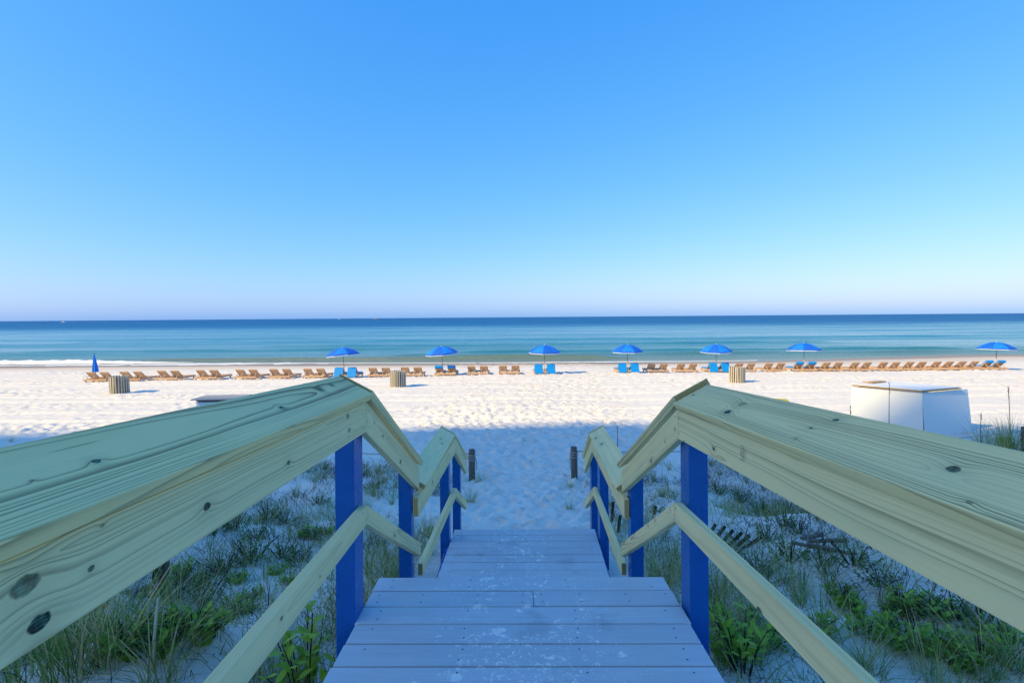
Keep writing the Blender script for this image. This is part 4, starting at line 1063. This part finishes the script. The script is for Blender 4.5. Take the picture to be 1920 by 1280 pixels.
tuft(882, 945, .40, 'dark grass tuft at the left foot of the stairs', None, 1.2); tuft(1068, 960, .3, 'sparse grass tuft at the right foot of the stairs', None, 1.2)
for (px, py, h) in ((700, 930, .45), (720, 905, .45), (690, 955, .4), (590, 905, .5), (555, 930, .45), (610, 880, .5), (735, 945, .4)): tuft(px, py, h, 'slim upright grass tuft between the left posts and the rope line', 'grass tufts beyond the left handrail', .6)
for (px, py, h) in ((1240, 930, .5), (1225, 905, .45), (1350, 890, .45), (1400, 905, .4), (1255, 880, .5), (1380, 930, .4), (1430, 950, .35)): tuft(px, py, h, 'slim upright grass tuft between the right posts and the rope line', 'grass tufts beyond the right handrail', .6)
for i_, (px, py, h) in enumerate(((1840, 842, .95), (1868, 848, 1.0), (1893, 850, 1.25), (1908, 852, 1.2), (1880, 858, 1.1))): tuft(px, py, h, 'dark grass clump among the stalks by the right edge', 'grass clumps at the right edge', 1.0, (i_ * 2) % 8)
tuft(20, 828, .35, 'thin grass wisps at the far left above the handrail', None, .8); tuft(1130, 830, .32, 'thin grass wisps above the right stair handrail', None, .7)

# -- tall bare sea oat stalks
PALE = simple('bleached stalk', (0.55, 0.50, 0.36), 0.8)
def stalk(px, py, top_py, lab, lean=0.02, pale=False):
    g = ray_ground(px, py); d = pix_dir(px, top_py); h = CZ + d.z * g.y - g.z
    root = empty('sea_oat', g); tag(root, lab, 'sea oat', 'tall sea oat stalks')
    MB().tube([(0, 0, -.05), (lean * .3, 0, h * .5), (lean, 0, h)], [.009, .008, .005], 5).build('stem', PALE if pale else DRY, root)
    if pale: return
    n = 14; rr = np.random.default_rng(int(px)); base = np.stack([np.full(n, lean * .9), np.zeros(n), np.linspace(h * .82, h, n)], 1)
    V, Q, T, a = blades(base, rr.uniform(.05, .11, n), rr.random(n) * 6.28, rr.uniform(.4, .8, n), rr.uniform(0, .4, n), np.full(n, .012), rr.uniform(.3, .9, n), rr)
    link('seed_head', proto_mesh('seed_head', (V, Q, T, a), DRY), None, root)
stalk(1838, 838, 776, 'short bare stalk right of the white storage box', .03); stalk(1895, 848, 728, 'tall bare stalk at the right edge', -.04)
stalk(1667, 838, 718, 'tall bare stalk standing before the white storage box', .02); stalk(1158, 840, 800, 'thin stalk rising over the right stair handrail', .0)
stalk(287, 1260, 1120, 'pale upright stalk in the lower left grass', .03, True); stalk(1592, 838, 762, 'thin stalk left of the white storage box', .05)

# -- leafy plants
def leaf_arrays(n_stem, rad, hgt, lsz, rng, flat=.5, per=9):
    V, Q, T, A = [], [], [], []
    k = 0
    for s in range(n_stem):
        ph = rng.random() * 6.283; rr = rad * math.sqrt(rng.random()); h = hgt * rng.uniform(.5, 1.1) * (1 - .45 * rr / rad)
        for j in range(per):
            f = (j + 1) / per; cx, cy = rr * math.cos(ph) * (.55 + .45 * f), rr * math.sin(ph) * (.55 + .45 * f); cz = h * f
            a = rng.random() * 6.283; el = rng.uniform(.1, 1.0) * (1 - flat * .5) + .15; L = lsz * rng.uniform(.6, 1.15); w_ = L * rng.uniform(.26, .36)
            d = np.array([math.cos(a) * math.cos(el), math.sin(a) * math.cos(el), math.sin(el)]); sd = np.array([-math.sin(a), math.cos(a), 0]); up = np.cross(d, sd)
            up = up if up[2] > 0 else -up; c = np.array([cx, cy, cz])
            V += [c, c + d * L * .4 - sd * w_ + up * L * .08, c + d * L * .4, c + d * L * .4 + sd * w_ + up * L * .08, c + d * L * .8 - sd * w_ * .7 + up * L * .04, c + d * L * .78, c + d * L * .8 + sd * w_ * .7 + up * L * .04, c + d * L - up * L * .05]
            b = k * 8; T += [(b, b + 1, b + 2), (b, b + 2, b + 3), (b + 4, b + 7, b + 5), (b + 5, b + 7, b + 6)]; Q += [(b + 1, b + 4, b + 5, b + 2), (b + 2, b + 5, b + 6, b + 3)]
            A += [min(1, .15 + .6 * f * rng.random() + (.3 if rng.random() < .06 else 0))] * 8; k += 1
    return np.array(V), np.array(Q), np.array(T), np.array(A)
def stems_mesh(rng, rad, hgt):
    m = MB()
    for s in range(7):
        a = rng.random() * 6.28; r = rad * rng.random(); m.tube([(0, 0, -.05), (r * .6 * math.cos(a), r * .6 * math.sin(a), hgt * .5), (r * math.cos(a), r * math.sin(a), hgt * .85)], [.006, .005, .003], 4)
    me = m.mesh('stems'); me.materials.append(DRY); return me
KIND = {}
for nm, mat, ns, rad, hg, ls in (('leafy', LEAF, 22, .20, .20, .060), ('bush', BUSH, 34, .26, .22, .032)):
    KIND[nm] = [(proto_mesh('foliage', leaf_arrays(ns, rad, hg, ls, rg), mat), stems_mesh(rg, rad, hg)) for _ in range(4)]
def plant(px, py, s, kind, lab, grp):
    g = ray_ground(px, py); f, st_ = KIND[kind][random.randrange(4)]
    root = empty('dune_plant' if kind == 'leafy' else 'low_bush', g, random.uniform(0, 6.28)); root.scale = (s, s, s * random.uniform(.8, 1.15))
    tag(root, lab, 'plant' if kind == 'leafy' else 'bush', grp); link('foliage', f, None, root); link('stems', st_, None, root)
# bright fleshy plants
for (px, py, s) in ((1690, 1145, .95), (1660, 1185, .6), (1625, 1195, .7), (1700, 1215, 1.0), (1760, 1220, .9), (1870, 1200, .8), (1740, 1150, .9), (1390, 1235, 1.0), (1350, 1150, .6), (1440, 1215, .8), (1470, 1180, .7), (1530, 1185, .8), (1600, 1150, .7), (1835, 1235, .9), (1580, 1120, .7), (1410, 1170, .6), (1880, 830, 1.0), (1790, 1250, .7)):
    plant(px, py, s, 'leafy', 'bright green leafy dune plant seen through the right railing', 'leafy plants right of the boardwalk')
for (px, py, s) in ((345, 1085, .75), (370, 1100, .6), (430, 1150, .7), (460, 1145, .6), (355, 1195, .8), (315, 1190, .7), (400, 1195, .7), (160, 1150, .9), (155, 1205, .8), (80, 1215, .8), (445, 1090, .6), (520, 1075, .55), (575, 1005, .7), (610, 1000, .6), (475, 1120, .5), (540, 1095, .5), (230, 1215, .9), (280, 1230, .8)):
    plant(px, py, s, 'leafy', 'bright green leafy dune plant seen through the left railing', 'leafy plants left of the boardwalk')
# darker low bushes
for (px, py, s) in ((400, 1000, 1.0), (440, 990, .9), (500, 975, 1.0), (535, 980, .8), (470, 1050, 1.1), (525, 1045, 1.0), (420, 1075, .9), (560, 1055, .9), (600, 945, .8), (640, 900, .8), (700, 915, .8), (330, 1120, 1.1), (385, 1130, 1.0), (590, 1010, .8), (480, 1010, .8)):
    plant(px, py, s, 'bush', 'dark low creeping bush on the dune left of the boardwalk', 'low bushes left of the boardwalk')
for (px, py, s) in ((1345, 925, .9), (1390, 940, .9), (1430, 965, 1.0), (1470, 985, 1.0), (1500, 1000, 1.0), (1440, 1010, .9), (1480, 1050, 1.0), (1540, 1060, .9), (1600, 1060, .9), (1650, 1095, .8), (1360, 1050, .8), (1420, 1070, .9), (1700, 1165, .8), (1790, 1160, 1.0), (1840, 1170, .9), (1230, 960, .7), (1480, 955, .8)):
    plant(px, py, s, 'bush', 'dark low creeping bush on the dune right of the boardwalk', 'low bushes right of the boardwalk')
# the two nearest plants: every leaf its own piece
lf = bpy.data.meshes.new('leaf')
lf.from_pydata([(0, 0, 0), (.35, -.2, .03), (.4, 0, 0), (.35, .2, .03), (.75, -.2, .02), (.78, 0, 0), (.75, .2, .02), (1, 0, -.06)], [], [(0, 1, 2), (0, 2, 3), (1, 4, 5, 2), (2, 5, 6, 3), (4, 7, 5), (5, 7, 6)])
for q in lf.polygons: q.use_smooth = True
_a = lf.attributes.new('tint', 'FLOAT', 'POINT'); _a.data.foreach_set('value', [.5] * 8); lf.materials.append(LEAF)
def near_plant(px, py, s, lab):
    g = ray_ground(px, py); root = empty('dune_plant', g); tag(root, lab, 'plant'); rr = random.Random(int(px))
    for k in range(11):
        a = rr.uniform(0, 6.28); r = .20 * s * math.sqrt(rr.random()); h = s * rr.uniform(.22, .42); tip = Vector((r * math.cos(a), r * math.sin(a), h))
        MB().tube([(r * .2 * math.cos(a), r * .2 * math.sin(a), -.05), tuple(tip * .6), tuple(tip)], [.005, .004, .003], 4).build('stem', DRY, root)
        for j in range(7):
            f = .35 + .65 * j / 6; p = tip * f; L = s * rr.uniform(.055, .085)
            link('leaf', lf, None, root, Matrix.Translation(p) @ Matrix.Rotation(j * 2.4 + a, 4, 'Z') @ Matrix.Rotation(-rr.uniform(.2, 1.0), 4, 'Y') @ Matrix.Scale(L, 4))
near_plant(575, 1330, 1.25, 'large bright green plant hard against the lower left of the planks')
near_plant(1392, 1262, 1.05, 'large bright green plant beside the right blue post foot')

# ------------------------------------------------------------------ look-alikes: tell each by its place in the row
NTH = ['leftmost', 'second', 'third', 'fourth', 'fifth', 'sixth', 'seventh', 'eighth', 'ninth', 'tenth', 'eleventh', 'twelfth', 'thirteenth', 'fourteenth', 'fifteenth', 'sixteenth', 'seventeenth', 'eighteenth', 'nineteenth', 'twentieth']
same = {}
for o in sc.objects:
    if o.parent is None and o.get('label') and o.get('group'): same.setdefault(o['label'], []).append(o)
for lab, os_ in same.items():
    if len(os_) < 2: continue
    os_.sort(key=lambda q: q.location.x / max(q.location.y, .1))
    for i, o in enumerate(os_):
        o['label'] = lab + (', leftmost one' if i == 0 else ', rightmost one' if i == len(os_) - 1 else ', %s from left' % NTH[i])
